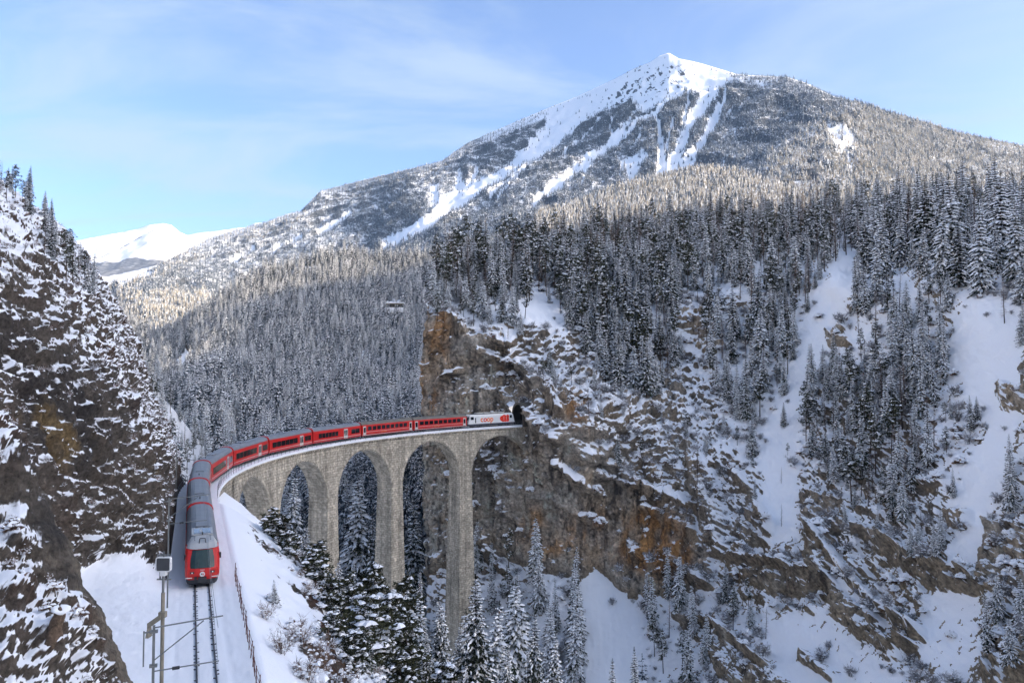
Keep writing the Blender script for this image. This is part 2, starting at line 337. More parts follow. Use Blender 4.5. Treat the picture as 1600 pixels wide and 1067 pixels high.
LEDGE = [([(845,765),(890,790),(940,818)], 6), ([(830,655),(890,695),(960,722),(1015,775)], 7), ([(1005,795),(1050,812),(1090,835)], 6), ([(935,738),(990,762),(1040,772),(1090,795)], 7), ([(755,690),(788,755),(800,805)], 8), ([(742,800),(768,860),(790,895)], 8),
 ([(700,505),(742,545),(795,575)], 7), ([(800,545),(835,590),(880,650)], 7), ([(785,618),(815,645)], 5), ([(760,530),(800,535)], 6), ([(985,850),(1000,880)], 5), ([(1060,880),(1105,915)], 5), ([(690,600),(720,575)], 4), ([(870,720),(905,745),(930,770)], 5), ([(1100,760),(1120,800),(1135,860)], 6),
 ([(1130,870),(1200,890),(1280,905)], 5), ([(1270,830),(1310,880),(1380,955),(1440,990)], 6), ([(1350,830),(1440,880),(1530,910)], 5), ([(1060,960),(1110,970),(1200,1040)], 5), ([(1150,740),(1190,790),(1205,830)], 5)]
Rled = np.zeros(Ru.shape); Rstain = np.zeros(Ru.shape)
for pl, hw in LEDGE:
    i0, i1 = np.searchsorted(Ru[:, 0], [min(p[0] for p in pl) - 50, max(p[0] for p in pl) + 50]); sl_ = slice(i0, i1)
    Rled[sl_] = np.maximum(Rled[sl_], lmask(wu[sl_], wv[sl_], pl, hw, .8)); Rstain[sl_] = np.maximum(Rstain[sl_], lmask(wu[sl_] + 3, wv[sl_] - 20, pl, 17, .7))
Rd = Rsm * (.30 * fbm(RP / C(1.1, 8, 8), 4, 83, .6) + .35 * fbm(RP / 3.5, 4, 85)) + 2.8 * Rled * (.6 + .8 * sstep(-.3, .3, mid)) + (1 - Rsm * .85) * (2.1 * big + 1.5 * mid * (.5 + .5 * Rrock) + .45 * fine) + Rrug * (2.6 * (ridg - .3) + 1.5 * shelf + .7 * shelf2) + Rrock * (1.5 * rid + 2.0 * shelf * (1 - .7 * lowcl) + .9 * shelf2 * (1 - .6 * lowcl) + 2.0 * vert + 2.6 * (ribs - .4) + .9) + (1 - Rrock) * (1 - Rsm) * (.9 * shelf + .5 * shelf2) - Rrock * crk * .9
# gullies run down between the ribs of the right-hand slope
RP = RP + Rn * Rd[..., None]
Rn2 = grad_normals(RP); Rn2 *= np.where((Rn2[..., 1:2] > 0), -1, 1)
lo = .20 + .42 * Rrock + .12 * Rrug * (1 - Rrock)
Rsnow = .57 + 1.5 * (Rn2[..., 2] - lo) + .40 * mid + .25 * fine + .3 * Rsm - .33 * Rrock * lowcl - .16 * Rrock + .42 * Rled * sstep(-.35, .1, mid) - .7 * Rsm * sstep(.30, .42, fbm(RP / C(1.6, 1.6, 1.6), 3, 81, .6)) * sstep(-.1, .3, big + mid)
col = np.zeros(Ru.shape + (3,)) + ROCK['grey']
col = mixc(col, ROCK['brown'], sstep(-.25, .35, mid + .5 * big))
col = mixc(col, ROCK['earth'], (1 - Rrock) * .6); col = mixc(col, C(.21, .185, .155), Rrug * (1 - Rrock) * (.35 + .6 * sstep(-.1, .3, fbm(RP / 3.0, 3, 79))))
colr = pmask(wu, wv, [(1120,850),(1560,860),(1640,1100),(1050,1100)], 20); col = mixc(col, C(.36, .29, .20), colr * .8)
org = np.maximum(pmask(wu, wv, [(975,815),(1030,790),(1085,830),(1095,890),(1050,905),(1000,895),(975,860)], 22), .55 * pmask(wu, wv, [(880,630),(915,620),(910,680),(870,670)], 10))
org = np.maximum(org, .5 * pmask(wu, wv, [(820,790),(960,800),(980,880),(830,880)], 30)); org = np.maximum(org, .55 * pmask(wu, wv, [(655,485),(705,488),(700,640),(655,660)], 12))
col = mixc(col, ROCK['orange'], np.clip(org * (.35 + 1.3 * sstep(-.15, .35, vert + .3 * fine)), 0, 1) * .85)
streak = sstep(.08, .30, fbm(RP / C(2.4, 2.4, 34), 4, 71, .6) + .16 * mid)
col = mixc(col, ROCK['dark'], streak * Rrock * .8 * (1 - .6 * org))
col = mixc(col, C(.60, .53, .42), Rrock * .8 * sstep(.12, .38, fbm(RP / C(4, 4, 9), 4, 76, .6)) * (1 - org))
col = mixc(col, ROCK['dark'], crk * Rrock * .75); col = mixc(col, ROCK['dark'], Rstain * Rrock * .45 * sstep(-.25, .15, fbm(RP / C(1.5, 1.5, 14), 3, 77, .6)))
col = np.clip(col * (1 + .3 * Rrock[..., None]), 0, .62); st2 = sstep(.10, .30, fbm(RP / C(1.2, 1.2, 26) + .1 * mid[..., None], 4, 91, .6)); col = mixc(col, C(.05, .046, .045), st2 * Rrock * .75)
dk = pmask(wu, wv, [(735,660),(820,655),(850,690),(800,720),(760,760),(735,850)], 14); col = mixc(col, ROCK['dark'], dk * .45)
# back of the hill and the flank of the cliff, so that neither is a thin sheet
def extend(P, side, steps):
    e = P[0] if side == 'u0' else P[:, 0]
    return [e + np.array(s) for s in steps]
left = np.stack(extend(RP, 'u0', [(2 + 1.0 * k + k * k * .1, 14 * k, -.8 * k) for k in range(7, 0, -1)]), 0)
RPx = np.concatenate([left, RP], 0)
pad = lambda A: np.concatenate([np.repeat(A[:1], 7, 0), A], 0)
RPx = np.concatenate([np.stack([RPx[:, 0] + np.array((0, 45.0 * k, -14.0 * k)) for k in range(6, 0, -1)], 1), RPx], 1)
pad2 = lambda A: np.concatenate([np.repeat(pad(A)[:, :1], 6, 1), pad(A)], 1)
Rsx = pad2(Rsnow); Rcx = pad2(col)
me = grid_mesh('cliff_slope', RPx, {'snow': Rsx, 'rock': Rcx}, flip=False)
# opening of the tunnel: drop the faces that stand in the train's way
fc = np.empty(len(me.polygons) * 3, np.float32); me.polygons.foreach_get('center', fc); fc = fc.reshape(-1, 3)
hd = heading(188); tp = track(188.0); rel = fc - tp; al = rel[:, 0] * sin(hd) + rel[:, 1] * cos(hd); la = rel[:, 0] * cos(hd) - rel[:, 1] * sin(hd)
kill = np.where((al > -7) & (al < 14) & (np.abs(la) < 2.9) & (rel[:, 2] > -.6) & (rel[:, 2] < 5.2 + .9 * np.sqrt(np.clip(1 - (la / 2.9) ** 2, 0, 1))))[0]
bm = bmesh.new(); bm.from_mesh(me); bm.faces.ensure_lookup_table(); bmesh.ops.delete(bm, geom=[bm.faces[i] for i in kill], context='FACES'); bm.to_mesh(me); bm.free()
M_cliff = terrain_mat('cliff_rock_and_snow', 1.4, .65, 1.3, .7, .65, .12)
tag(link('cliff_slope', me, M_cliff), kind='structure')
def R_at(u, v):
    i = np.clip((np.asarray(u) - 665) / (1880 - 665) * (NU - 1), 0, NU - 1); tp_ = interp(u, RTOP); j = np.clip((np.asarray(v) - tp_) / (1250 - tp_) * (NV - 1), 0, NV - 1)
    return RP[np.round(i).astype(int), np.round(j).astype(int)]

# --- the rocky hillside left of the track; stations along the line, profile points run out to the left (-x)
def catmull(A, n):
    """smooth resample along axis 0"""
    A = np.asarray(A, float); m = len(A); t = np.linspace(0, m - 1, n); i = np.clip(np.floor(t).astype(int), 0, m - 2); f = (t - i).reshape((-1,) + (1,) * (A.ndim - 1))
    g = lambda k: A[np.clip(k, 0, m - 1)]
    p0, p1, p2, p3 = g(i - 1), g(i), g(i + 1), g(i + 2)
    return .5 * (2 * p1 + (p2 - p0) * f + (2 * p0 - 5 * p1 + 4 * p2 - p3) * f ** 2 + (3 * p1 - p0 - 3 * p2 + p3) * f ** 3)
LP = {-72: [(4,.5),(5,2),(6.5,4),(8.5,6),(11,8),(15,11),(22,16),(36,27),(70,50),(130,90)],
 -50: [(3.2,0),(4.5,1),(6,2.5),(8,4.2),(11,6.4),(15,9),(22,14),(36,26),(70,52),(130,92)],
 -39: [(3.0,0),(4.2,1.2),(6,3.2),(8.4,5.6),(11.5,7.6),(15.5,10.5),(22,16),(36,30),(70,58),(130,96)],
 -33: [(2.9,0),(3.8,1.6),(5,4.2),(7,7.4),(9.6,10.2),(13.5,13.6),(20,19),(34,32),(66,62),(128,100)],
 -29: [(2.9,0),(3.5,1.8),(4.9,5),(7,9.6),(9.9,13.2),(13.6,16.5),(20,22),(34,35),(66,64),(128,102)],
 -25: [(2.9,0),(3.3,.6),(5.6,3.6),(8.2,7.4),(11.2,12.2),(14,17),(20,23.5),(34,36),(66,66),(128,104)],
 -21: [(2.9,0),(4,.2),(6.4,.7),(10,1.5),(12,5),(14,13),(20,22),(33,36),(64,68),(126,106)],
 -12: [(2.8,0),(4,.2),(6.5,.6),(10.5,1.5),(12.2,6),(14.5,13.5),(20,22.5),(33,37),(64,70),(124,108)],
 -5: [(2.8,0),(4,.25),(6,.8),(9.8,1.8),(11,6),(13.5,13),(19,22.5),(32,38),(64,71),(122,109)],
 0: [(2.8,0),(3.6,.6),(5,1.6),(7.4,3.4),(8.6,7.5),(11.8,14),(18,24),(32,40),(62,72),(121,109)],
 5: [(2.8,0),(3.2,2.2),(3.9,4.2),(5.2,7),(7.5,11.5),(10.8,17),(17.5,26),(31,42),(61,73),(120,110)],
 15: [(2.8,0),(3.0,3),(3.5,5.6),(5,9),(8,14),(11.5,20),(17.5,29),(30,44),(60,74),(120,110)],
 30: [(2.7,0),(3.0,3),(3.6,6),(5.4,9.5),(8.2,14),(12,21.5),(17.5,30.5),(30,46),(60,75),(120,110)],
 46: [(2.7,-.4),(3.1,2.4),(4.2,5.5),(6.4,9.8),(9.6,17),(13,23.5),(18,32),(30,47.5),(60,75),(120,110)],
 58: [(2.9,-1.5),(3.6,1.6),(5.5,6),(8.5,13.5),(11.7,21.5),(15,27.5),(19.5,35.5),(31,49.5),(60,75),(120,110)],
 66: [(7,-9),(8,-2),(10,3),(12.5,10),(15.5,18),(19,24),(24,33),(36,47.5),(64,73),(122,109)],
 78: [(20,-17),(22,-8),(25,-2),(28,4),(32,12),(36,19),(42,28),(54,44),(80,71),(130,107)],
 95: [(48,-22),(51,-12),(55,-5),(59,1),(64,9),(69,16),(76,25),(88,41),(110,66),(150,100)]}
ks = sorted(LP); SS = np.array(ks, float); A = np.array([LP[k] for k in ks], float)
NS, NO = 640, 390
# stations are uneven: resample them evenly in s first
s_l = np.interp(np.linspace(0, 1, NS), [0, .07, .9, 1], [-72, -43, 67, 95]); tt = np.interp(s_l, SS, np.arange(len(SS)))
def cat_t(A, t):
    m = len(A); i = np.clip(np.floor(t).astype(int), 0, m - 2); f = (t - i).reshape((-1,) + (1,) * (A.ndim - 1)); g = lambda k: A[np.clip(k, 0, m - 1)]
    p0, p1, p2, p3 = g(i - 1), g(i), g(i + 1), g(i + 2); lin = p1 + (p2 - p1) * f
    return .5 * lin + .5 * (.5 * (2 * p1 + (p2 - p0) * f + (2 * p0 - 5 * p1 + 4 * p2 - p3) * f ** 2 + (3 * p1 - p0 - 3 * p2 + p3) * f ** 3))
B = cat_t(A, tt); tw = np.linspace(0, 1, NO) ** 1.15 * 9; B = cat_t(np.swapaxes(B, 0, 1), tw); B = np.swapaxes(B, 0, 1)
B[..., 1] *= 1 - .10 * sstep(14, 32, B[..., 0]); tb = track(s_l); LPt = np.stack([tb[:, None, 0] - B[..., 0], tb[:, None, 1] + 0 * B[..., 0], tb[:, None, 2] + B[..., 1]], -1)
Ln = grad_normals(LPt); Ln *= np.where(Ln[..., 2:3] < 0, -1, 1)
off = B[..., 0]
hugs = sstep(2.9, 4.6, off)
big = fbm(LPt / 11, 3, 121); mid = fbm(LPt / 4.2, 4, 131, .55); rid = fbm(LPt / C(2.6, 3.2, 3.2), 4, 141, .55, True); fine = fbm(LPt / .62, 4, 151, .65)
lu, lv, ld = prj(LPt); ld = np.where(ld < 1, 1, ld)
apron = np.where((s_l[:, None] > -24) & (s_l[:, None] < 1.5), 1, 0) * sstep(11.2, 9.4, off) * sstep(3.2, .8, np.abs(s_l[:, None] + 11) - 10) * sstep(3.4, 2.2, LPt[..., 2] - TG * s_l[:, None])
spur = sstep(-37, -33, s_l)[:, None] * sstep(-21.5, -24.5, s_l)[:, None] * sstep(3, 3.6, off) * sstep(15, 10, off)
smface = sstep(-33, -30, s_l)[:, None] * sstep(-21.5, -24, s_l)[:, None] * sstep(10.5, 8, off)
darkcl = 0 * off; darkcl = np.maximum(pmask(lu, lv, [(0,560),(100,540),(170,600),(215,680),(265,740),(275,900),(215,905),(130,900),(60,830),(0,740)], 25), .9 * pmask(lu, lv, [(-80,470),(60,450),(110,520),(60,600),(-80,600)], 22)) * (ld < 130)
q_ = np.stack([LPt[..., 0] + .5 * LPt[..., 1], LPt[..., 1], LPt[..., 2] + .35 * LPt[..., 1] - .25 * LPt[..., 0]], -1) + 1.0 * mid[..., None]; shelf = fbm(q_ / C(2.6, 3.2, 1.5), 4, 145, .62); shelf2 = fbm(q_ / C(.75, .95, .5), 3, 146, .65); vert = fbm(LPt / C(2.2, 2.2, 9), 3, 147)
Ld = hugs * (1 - .9 * apron) * (1.15 * big + .95 * mid * (1 - .55 * smface) + (.75 * rid + 1.35 * shelf + .6 * shelf2 + 1.2 * vert * darkcl + .7 * (fbm(LPt / 2.4, 4, 148, .6, True) - .3)) * (1 - .8 * smface) + .34 * fine * (1 - .5 * smface)) + .12 * apron * mid
LPt = LPt + Ln * Ld[..., None]
Ln2 = grad_normals(LPt); Ln2 *= np.where(Ln2[..., 2:3] < 0, -1, 1)
far_up = sstep(45, 25, LPt[..., 2])
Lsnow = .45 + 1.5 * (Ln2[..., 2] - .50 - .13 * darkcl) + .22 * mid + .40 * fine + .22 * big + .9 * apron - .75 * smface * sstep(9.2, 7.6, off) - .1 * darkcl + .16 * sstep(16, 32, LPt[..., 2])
col = np.zeros(off.shape + (3,)) + C(.135, .115, .095)
col = mixc(col, ROCK['heath'], sstep(-.2, .3, mid - .1 + .5 * fine) * .75 * (1 - .6 * darkcl))
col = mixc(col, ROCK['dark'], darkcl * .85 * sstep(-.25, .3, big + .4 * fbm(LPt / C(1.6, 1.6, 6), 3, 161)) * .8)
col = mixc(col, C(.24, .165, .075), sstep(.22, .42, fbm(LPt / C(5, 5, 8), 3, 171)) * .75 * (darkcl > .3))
col = mixc(col, C(.235, .20, .155), smface * .9)
col = mixc(col, C(.08, .07, .06), smface * sstep(.05, .3, fbm(LPt / C(2, 4, 4), 4, 181)))
M_hill = terrain_mat('hillside_rock_heather_and_snow', 3.2, .75, 3.4, .22, .7, .15)
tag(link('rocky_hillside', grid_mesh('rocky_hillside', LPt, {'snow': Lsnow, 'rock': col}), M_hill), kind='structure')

# --- the snowy bank right of the track, falling to the gorge
NB, NQ = 300, 150
s_b = np.linspace(-76, 64, NB)
prof = np.array([(2.5,-.16),(3.1,-.12),(3.8,-.55),(6,-2.2),(9,-4.6),(14,-9),(22,-17),(34,-29),(52,-43),(75,-55)])
profE = np.array([(1.5,-1.6),(2.6,-2.5),(4,-3.6),(6,-5.2),(9,-8),(14,-12.5),(22,-20),(34,-30),(52,-43),(75,-54)])
pq = catmull(prof, NQ); pe = catmull(profE, NQ); e = sstep(38, 56, s_b)[:, None, None]; B = pq[None] * (1 - e) + pe[None] * e
BP = track(s_b[:, None] + 0 * B[..., 0], B[..., 0], B[..., 1]); Bn = grad_normals(BP); Bn *= np.where(Bn[..., 2:3] < 0, -1, 1)
bo = B[..., 0]; ram = sstep(2.8, 7, bo); mid = fbm(BP / 3.2, 4, 221, .55); fine = fbm(BP / .55, 3, 231, .6); big = fbm(BP / 12, 3, 233)
rk = ram * sstep(.02, .3, fbm(BP / C(6, 6, 6), 3, 241) + .10 * (bo > 9) - .06)
BP = BP + Bn * (ram * (.5 * mid + .9 * big + .12 * fine) + rk * .55 * fbm(BP / 1.3, 3, 251, .6, True))[..., None]
Bn2 = grad_normals(BP); Bn2 *= np.where(Bn2[..., 2:3] < 0, -1, 1)
Bsnow = .84 + .9 * (Bn2[..., 2] - .74) + .42 * fine - .62 * rk + .25 * mid - .5 * ram * sstep(.22, .5, fbm(BP / .9, 3, 235, .6)) + .3 * (1 - ram)
col = mixc(np.zeros(bo.shape + (3,)) + C(.09, .075, .058), ROCK['heath'], sstep(-.1, .2, mid))
tag(link('snowy_bank', grid_mesh('snowy_bank', BP, {'snow': Bsnow, 'rock': col}), M_hill), kind='structure')

# --- bed of the track under snow, ballast showing beside the rails
s_t = np.arange(-76, 47, .25); o_t = np.r_[np.linspace(-3.4, -.75, 22), np.linspace(-.7, .7, 36), np.linspace(.75, 2.6, 18)]
S_, O_ = np.meshgrid(s_t, o_t, indexing='ij'); hh = -.12 + .075 * fbm(np.stack([S_ / 2.2, O_ / .7, 0 * S_], -1), 4, 261) - .06 * sstep(.2, .05, np.abs(O_ + 1.75 + .08 * np.sin(S_ * .35))) * sstep(-.2, .3, np.sin(S_ * 8.5)) - .03 * sstep(.16, .02, np.abs(np.abs(O_) - .535)) - .035 * sstep(.28, .1, np.abs(O_ - 1.35 - .1 * np.sin(S_ * .2)))
hh += .09 * sstep(-1.7, -3.2, O_)
TP = track(S_, O_, hh); nn = fbm(np.stack([S_ / .5, O_ / .25, 0 * S_], -1), 3, 271)
slp = np.where((S_ % .6) < .2, .25, 0)
tsn = 1.0 - .62 * sstep(.13, .03, np.abs(np.abs(O_) - .535)) * (.75 + slp) + .3 * nn * sstep(.5, .1, np.abs(np.abs(O_) - .535)) - .25 * sstep(.1, .02, np.abs(O_ - 2.05 - .05 * np.sin(S_ * .4))) * (nn > .0)
M_bed = terrain_mat('snowed_over_track_bed', 6, .35, 8, .03)
tag(link('track_bed', grid_mesh('track_bed', TP, {'snow': tsn, 'rock': np.zeros(S_.shape + (3,)) + C(.05, .046, .045)}), M_bed), kind='structure')

# --- the gorge floor under the viaduct
GP = [(0,0,-4),(30,20,-20),(60,40,-45),(40,75,-56),(70,110,-66),(20,100,-55),(-5,80,-38),(-20,95,-24),(-30,110,-14),(-5,60,-25),(10,120,-60),(-10,140,-50),(-32,128,-18),(-44,125,-8),(-46,141,-14),(-42,165,-25),(-41,181,-33),(-32,198,-50),(-18,213,-62),(-5,225,-60),(0,180,-66),(-15,170,-55),(-30,150,-32),(-60,165,-16),(-70,190,-18),(-62,220,-42),(-30,250,-66),(-60,290,-62),(-90,250,-36),(-95,215,-12),(10,205,-66),(40,170,-68),(70,140,-68),(-20,300,-60),(-100,310,-50)]
Gf = tps([g[:2] for g in GP], [g[2] for g in GP], 1e-3)
gx, gy = np.meshgrid(np.linspace(-115, 95, 180), np.linspace(20, 330, 250), indexing='ij')
GPt = np.stack([gx, gy, Gf(np.stack([gx, gy], -1))], -1); Gm = fbm(GPt / 6, 4, 301); GPt[..., 2] += 2.0 * Gm + .6 * fbm(GPt / 1.6, 3, 311)
GPt[..., 2] = np.minimum(GPt[..., 2], 40)
Gn = grad_normals(GPt); Gsn = .8 + .9 * (np.abs(Gn[..., 2]) - .7) + .3 * Gm
tag(link('gorge_floor', grid_mesh('gorge_floor', GPt, {'snow': Gsn, 'rock': np.zeros(gx.shape + (3,)) + ROCK['brown']}), M_hill), kind='structure')
def G_z(x, y):
    i = int(np.clip(round((x + 115) / 210 * 179), 0, 179)); j = int(np.clip(round((y - 20) / 310 * 249), 0, 249)); return GPt[i, j, 2]
def bank_z(x, y):
    d = np.abs(BP[..., 0] - x) + np.abs(BP[..., 1] - y); k = np.unravel_index(np.argmin(d), d.shape)
    return BP[k][2] if d[k] < 3 else -99

# --- the forested valley slope behind the viaduct
FD = [(450,760,345),(560,780,330),(640,780,325),(690,760,330),(450,690,430),(640,670,430),(560,610,560),(400,610,540),(640,570,620),(690,600,560),(640,490,800),(690,430,950),(640,410,1050),(540,400,1080),(540,490,820),(420,425,1020),(420,510,780),(330,475,950),(330,560,660),(260,522,980),(260,585,700),(330,690,420),(300,640,470),(200,560,900),(200,700,480),(100,560,950),(330,800,350),(450,960,290),(690,960,280),(560,960,285),(300,960,300),(120,700,480),(120,900,330)]
Ff = tps([r[:2] for r in FD], [r[2] for r in FD], 1e-3)
FTOP = [(100,418),(140,440),(200,500),(235,528),(265,518),(330,476),(420,424),(480,408),(540,398),(600,402),(650,404),(760,404)]
fu = np.linspace(100, 760, 330)[:, None] + np.zeros((1, 260)); ft = np.linspace(0, 1, 260)[None] + np.zeros((330, 1)); ftop = interp(fu, FTOP); fv = ftop + ft * (960 - ftop)
fd = np.maximum(coarse_depth(Ff, fu, fv, 6), 120); FP = unp(fu, fv, fd); Fm = fbm(FP / 40, 4, 401)
FP[..., 2] += 5 * Fm * sstep(0, .1, ft) + 1.2 * fbm(FP / 7, 3, 411)
Fclear = np.maximum.reduce([pmask(fu, fv, [(268,575),(292,540),(305,545),(300,570),(280,585)], 5), pmask(fu, fv, [(330,560),(355,545),(355,555),(335,575)], 4), pmask(fu, fv, [(600,470),(628,470),(628,488),(600,490)], 3), .8 * pmask(fu, fv, [(468,740),(500,760),(500,850),(470,880)], 8), .85 * pmask(fu, fv, [(520,820),(580,850),(575,940),(525,940)], 8), .7 * pmask(fu, fv, [(410,640),(440,650),(430,690),(400,690)], 6)])
Fsn = .52 + .4 * Fm + .4 * Fclear + 0 * fu; frk = pmask(fu, fv, [(285,535),(305,515),(312,530),(296,548)], 4); Fsn -= frk
FP = np.concatenate([np.stack([FP[:, 0] + np.array((0, 60.0 * k, -25.0 * k)) for k in range(5, 0, -1)], 1), FP], 1)
q5 = lambda A: np.concatenate([np.repeat(A[:, :1], 5, 1), A], 1)
M_far = terrain_mat('far_slope_rock_and_snow', .08, .5, .25, 1.0)
tag(link('valley_slope', grid_mesh('valley_slope', FP, {'snow': q5(Fsn), 'rock': mixc(np.zeros(q5(fu).shape + (3,)) + C(.06, .065, .07), C(.25, .18, .12), q5(frk))}), M_far), kind='structure')

# --- the hillside going on behind the shoulder of the rocks, left of the valley
KT = [(90,392),(130,440),(160,492),(200,560),(235,600),(262,628),(300,676),(325,706),(350,742),(372,790)]
Kf = tps([(90,392,215),(130,440,225),(200,560,250),(262,628,275),(325,706,300),(372,790,300),(90,600,185),(130,700,190),(200,760,205),(300,820,235),(372,900,250),(90,950,150),(250,950,180)][0:0] + [(90,392),(130,440),(200,560),(262,628),(325,706),(372,790),(90,600),(130,700),(200,760),(300,820),(372,900),(90,950),(250,950)], [215,225,250,275,300,300,185,190,205,235,250,150,180], 1e-3)
ku = np.linspace(90, 372, 150)[:, None] + np.zeros((1, 150)); kt = np.linspace(0, 1, 150)[None] + np.zeros((150, 1)); ktop = interp(ku, KT); kv = ktop + kt * (940 - ktop)
KP = unp(ku, kv, Kf(np.stack([ku, kv], -1))); Km = fbm(KP / 9, 4, 421); KP[..., 1] -= 2.2 * Km * sstep(0, .08, kt); KP[..., 2] += 1.2 * Km
KPx = np.concatenate([np.stack([KP[:, 0] + np.array((-4.0 * k, 16.0 * k, -9.0 * k)) for k in range(8, 0, -1)], 1), KP], 1)
tag(link('wooded_hillside', grid_mesh('wooded_hillside', KPx, {'snow': np.concatenate([np.repeat((.7 + .6 * Km)[:, :1], 8, 1), .7 + .6 * Km], 1), 'rock': np.zeros(KPx.shape) + C(.09, .07, .05)}), M_hill), kind='structure')

# --- the mountain
MD = [(150,452,3600),(330,372,4300),(470,330,4700),(600,275,4900),(730,225,4900),(800,195,4800),(880,165,4600),(960,125,4300),(1045,85,3900),(1100,103,3720),(1150,118,3500),(1230,122,3200),(1300,150,2850),(1340,165,2750),(1400,180,3000),(1500,210,3300),(1600,228,3500),(1800,262,3700),
(200,480,2000),(330,440,2900),(470,400,3200),(600,390,2900),(700,345,2850),(800,330,2550),(900,330,2250),(1000,330,2050),(1120,300,2000),(1180,262,2130),(1250,215,2420),(1230,290,1800),(1300,300,1750),(1400,300,2050),(1500,300,2300),(1600,300,2500),(1800,330,2600),
(200,560,1500),(500,480,1800),(800,420,1700),(1100,420,1500),(1400,420,1500),(1800,420,1900),(900,240,3450),(1000,220,3150),(1100,210,2900),(1200,190,2700),(760,270,3800),(650,310,3600)]
Mf = tps([r[:2] for r in MD], [r[2] for r in MD], 1e-3)
MTOP = [(100,480),(150,452),(200,438),(240,420),(330,372),(400,352),(470,330),(500,299),(550,286),(600,274),(650,262),(690,252),(730,224),(800,193),(850,172),(900,152),(960,124),(990,108),(1015,98),(1030,88),(1045,83),(1060,92),(1085,97),(1100,101),(1150,116),(1170,118),(1230,121),(1260,130),(1300,150),(1340,160),(1400,178),(1450,192),(1500,208),(1560,220),(1600,228),(1700,246),(1800,262)]
NM, NK = 700, 300
mu = np.linspace(100, 1800, NM)[:, None] + np.zeros((1, NK)); mt = np.linspace(0, 1, NK)[None] + np.zeros((NM, 1)); mtop = interp(mu, MTOP); ms_ = interp(mu + 0, [(100,480),(200,440),(400,352),(600,272),(800,196),(950,130),(1045,95),(1150,112),(1300,152),(1500,208),(1800,262)]); ms_ = np.stack([np.convolve(np.pad(c_, 30, 'edge'), np.ones(61) / 61, 'valid') for c_ in ms_.T], 1); mv = ms_ + mt * (560 - ms_) + (mtop - ms_) * (1 - mt) ** 9
MP = unp(mu, mv, np.maximum(coarse_depth(Mf, mu, mv, 6), 1400)); Mm = fbm(MP / 330, 5, 501, .55); Mr = fbm(MP / C(170, 300, 300), 4, 511, .55, True)
inn = sstep(0, .06, mt)
Z = lambda pts: [(600 + a / 2.2857, 60 + b / 2.2857) for a, b in pts]
field = Z([(1000,60),(1080,85),(1250,115),(1225,150),(1195,205),(1150,225),(1085,180),(1000,222),(925,272),(905,240),(880,215),(800,252),(700,312),(600,382),(520,432),(430,502),(330,562),(270,602),(150,682),(0,765),(0,728),(150,640),(200,592),(165,610),(168,520),(188,520),(195,575),(250,540),(268,480),(288,525),(345,490),(370,500),(430,470),(470,410),(520,400),(560,340),(600,262),(700,208),(800,156),(930,88)])
def mgaps(u, v):
    wa = u + 5 * noise3(np.stack([u / 22, v / 22, 0 * u], -1), 3) + 3 * noise3(np.stack([u / 7, v / 7, 0 * u], -1), 4); wb = v + 4 * noise3(np.stack([u / 22, v / 22, 0 * u + 9], -1), 3) + 3 * noise3(np.stack([u / 7, v / 7, 0 * u], -1), 8)
    g = [pmask(wa, wb, field, 8), lmask(wa, wb, Z([(1080,180),(960,272),(860,345),(780,402),(700,470),(600,548),(530,590)]), [4,4,4,5,8,6,3]), lmask(wa, wb, Z([(1200,160),(1115,260),(1072,340),(1052,430),(1015,505)]), [10,9,7,10,14]),
         lmask(wa, wb, Z([(1195,235),(1165,330),(1120,405),(1060,480)]), [5,6,5,9]), lmask(wa, wb, Z([(968,270),(990,350),(990,430),(1000,500)]), [3,4,6,8]), .75 * pmask(wa, wb, Z([(840,425),(930,395),(945,430),(885,530),(868,505)]), 5),
         .7 * lmask(wa, wb, Z([(722,460),(708,525)]), 2), .7 * lmask(wa, wb, Z([(815,290),(818,360)]), 2), .7 * lmask(wa, wb, Z([(535,365),(505,412)]), 2.5), .7 * lmask(wa, wb, Z([(330,470),(300,520)]), 3),
         .6 * pmask(wa, wb, [(1288,192),(1330,200),(1342,232),(1308,245)], 6), .5 * pmask(wa, wb, [(1318,240),(1345,238),(1330,270)], 5), .8 * lmask(wa, wb, [(362,412),(398,390)], 3), .8 * lmask(wa, wb, [(428,390),(468,371)], 3), .8 * lmask(wa, wb, [(500,364),(548,337)], 3),
         .9 * pmask(wa, wb, [(145,432),(190,428),(245,424),(235,438),(190,452),(145,452)], 3), .5 * lmask(wa, wb, Z([(1230,430),(1200,470)]), 4)] + [.85 * lmask(wa, wb, Z(l_), q_) for l_, q_ in (([(1095,165),(1085,230),(1062,310)], 2.2), ([(1222,175),(1205,250),(1188,310)], 2.2), ([(640,345),(560,430),(470,490),(380,560)], 2.5), ([(905,250),(880,300),(850,335)], 2), ([(770,290),(700,360),(640,420)], 1.8), ([(1140,235),(1120,290)], 1.8), ([(1040,290),(1020,350),(1010,420)], 1.8), ([(930,330),(900,380)], 1.6), ([(860,430),(840,500)], 1.6), ([(480,500),(400,570),(300,640)], 2), ([(1240,240),(1225,300)], 1.6), ([(1300,200),(1280,260)], 1.4))]
    return np.maximum.reduce(g)
Mg = mgaps(mu, mv)
MP[..., 2] += inn * (40 * Mm + 42 * (Mr - .35) - 18 * Mg) + sstep(0, .02, mt) * 3 * fbm(MP / 60, 3, 521)
Mn = grad_normals(MP); Mn *= np.where(Mn[..., 2:3] < 0, -1, 1)
Mrk = sstep(.02, .3, fbm(MP / C(45, 45, 45), 5, 531, .7)) * pmask(mu, mv, Z([(930,100),(1060,90),(1100,140),(1060,180),(960,220),(850,260),(700,320),(760,230)]), 10)
Msn = .95 + 1.0 * (Mn[..., 2] - .8) - .75 * Mrk - .50 * (1 - sstep(.1, .85, Mg)) * np.maximum(sstep(0, .05, mt), 1 - sstep(740, 800, mu) * sstep(1215, 1160, mu))
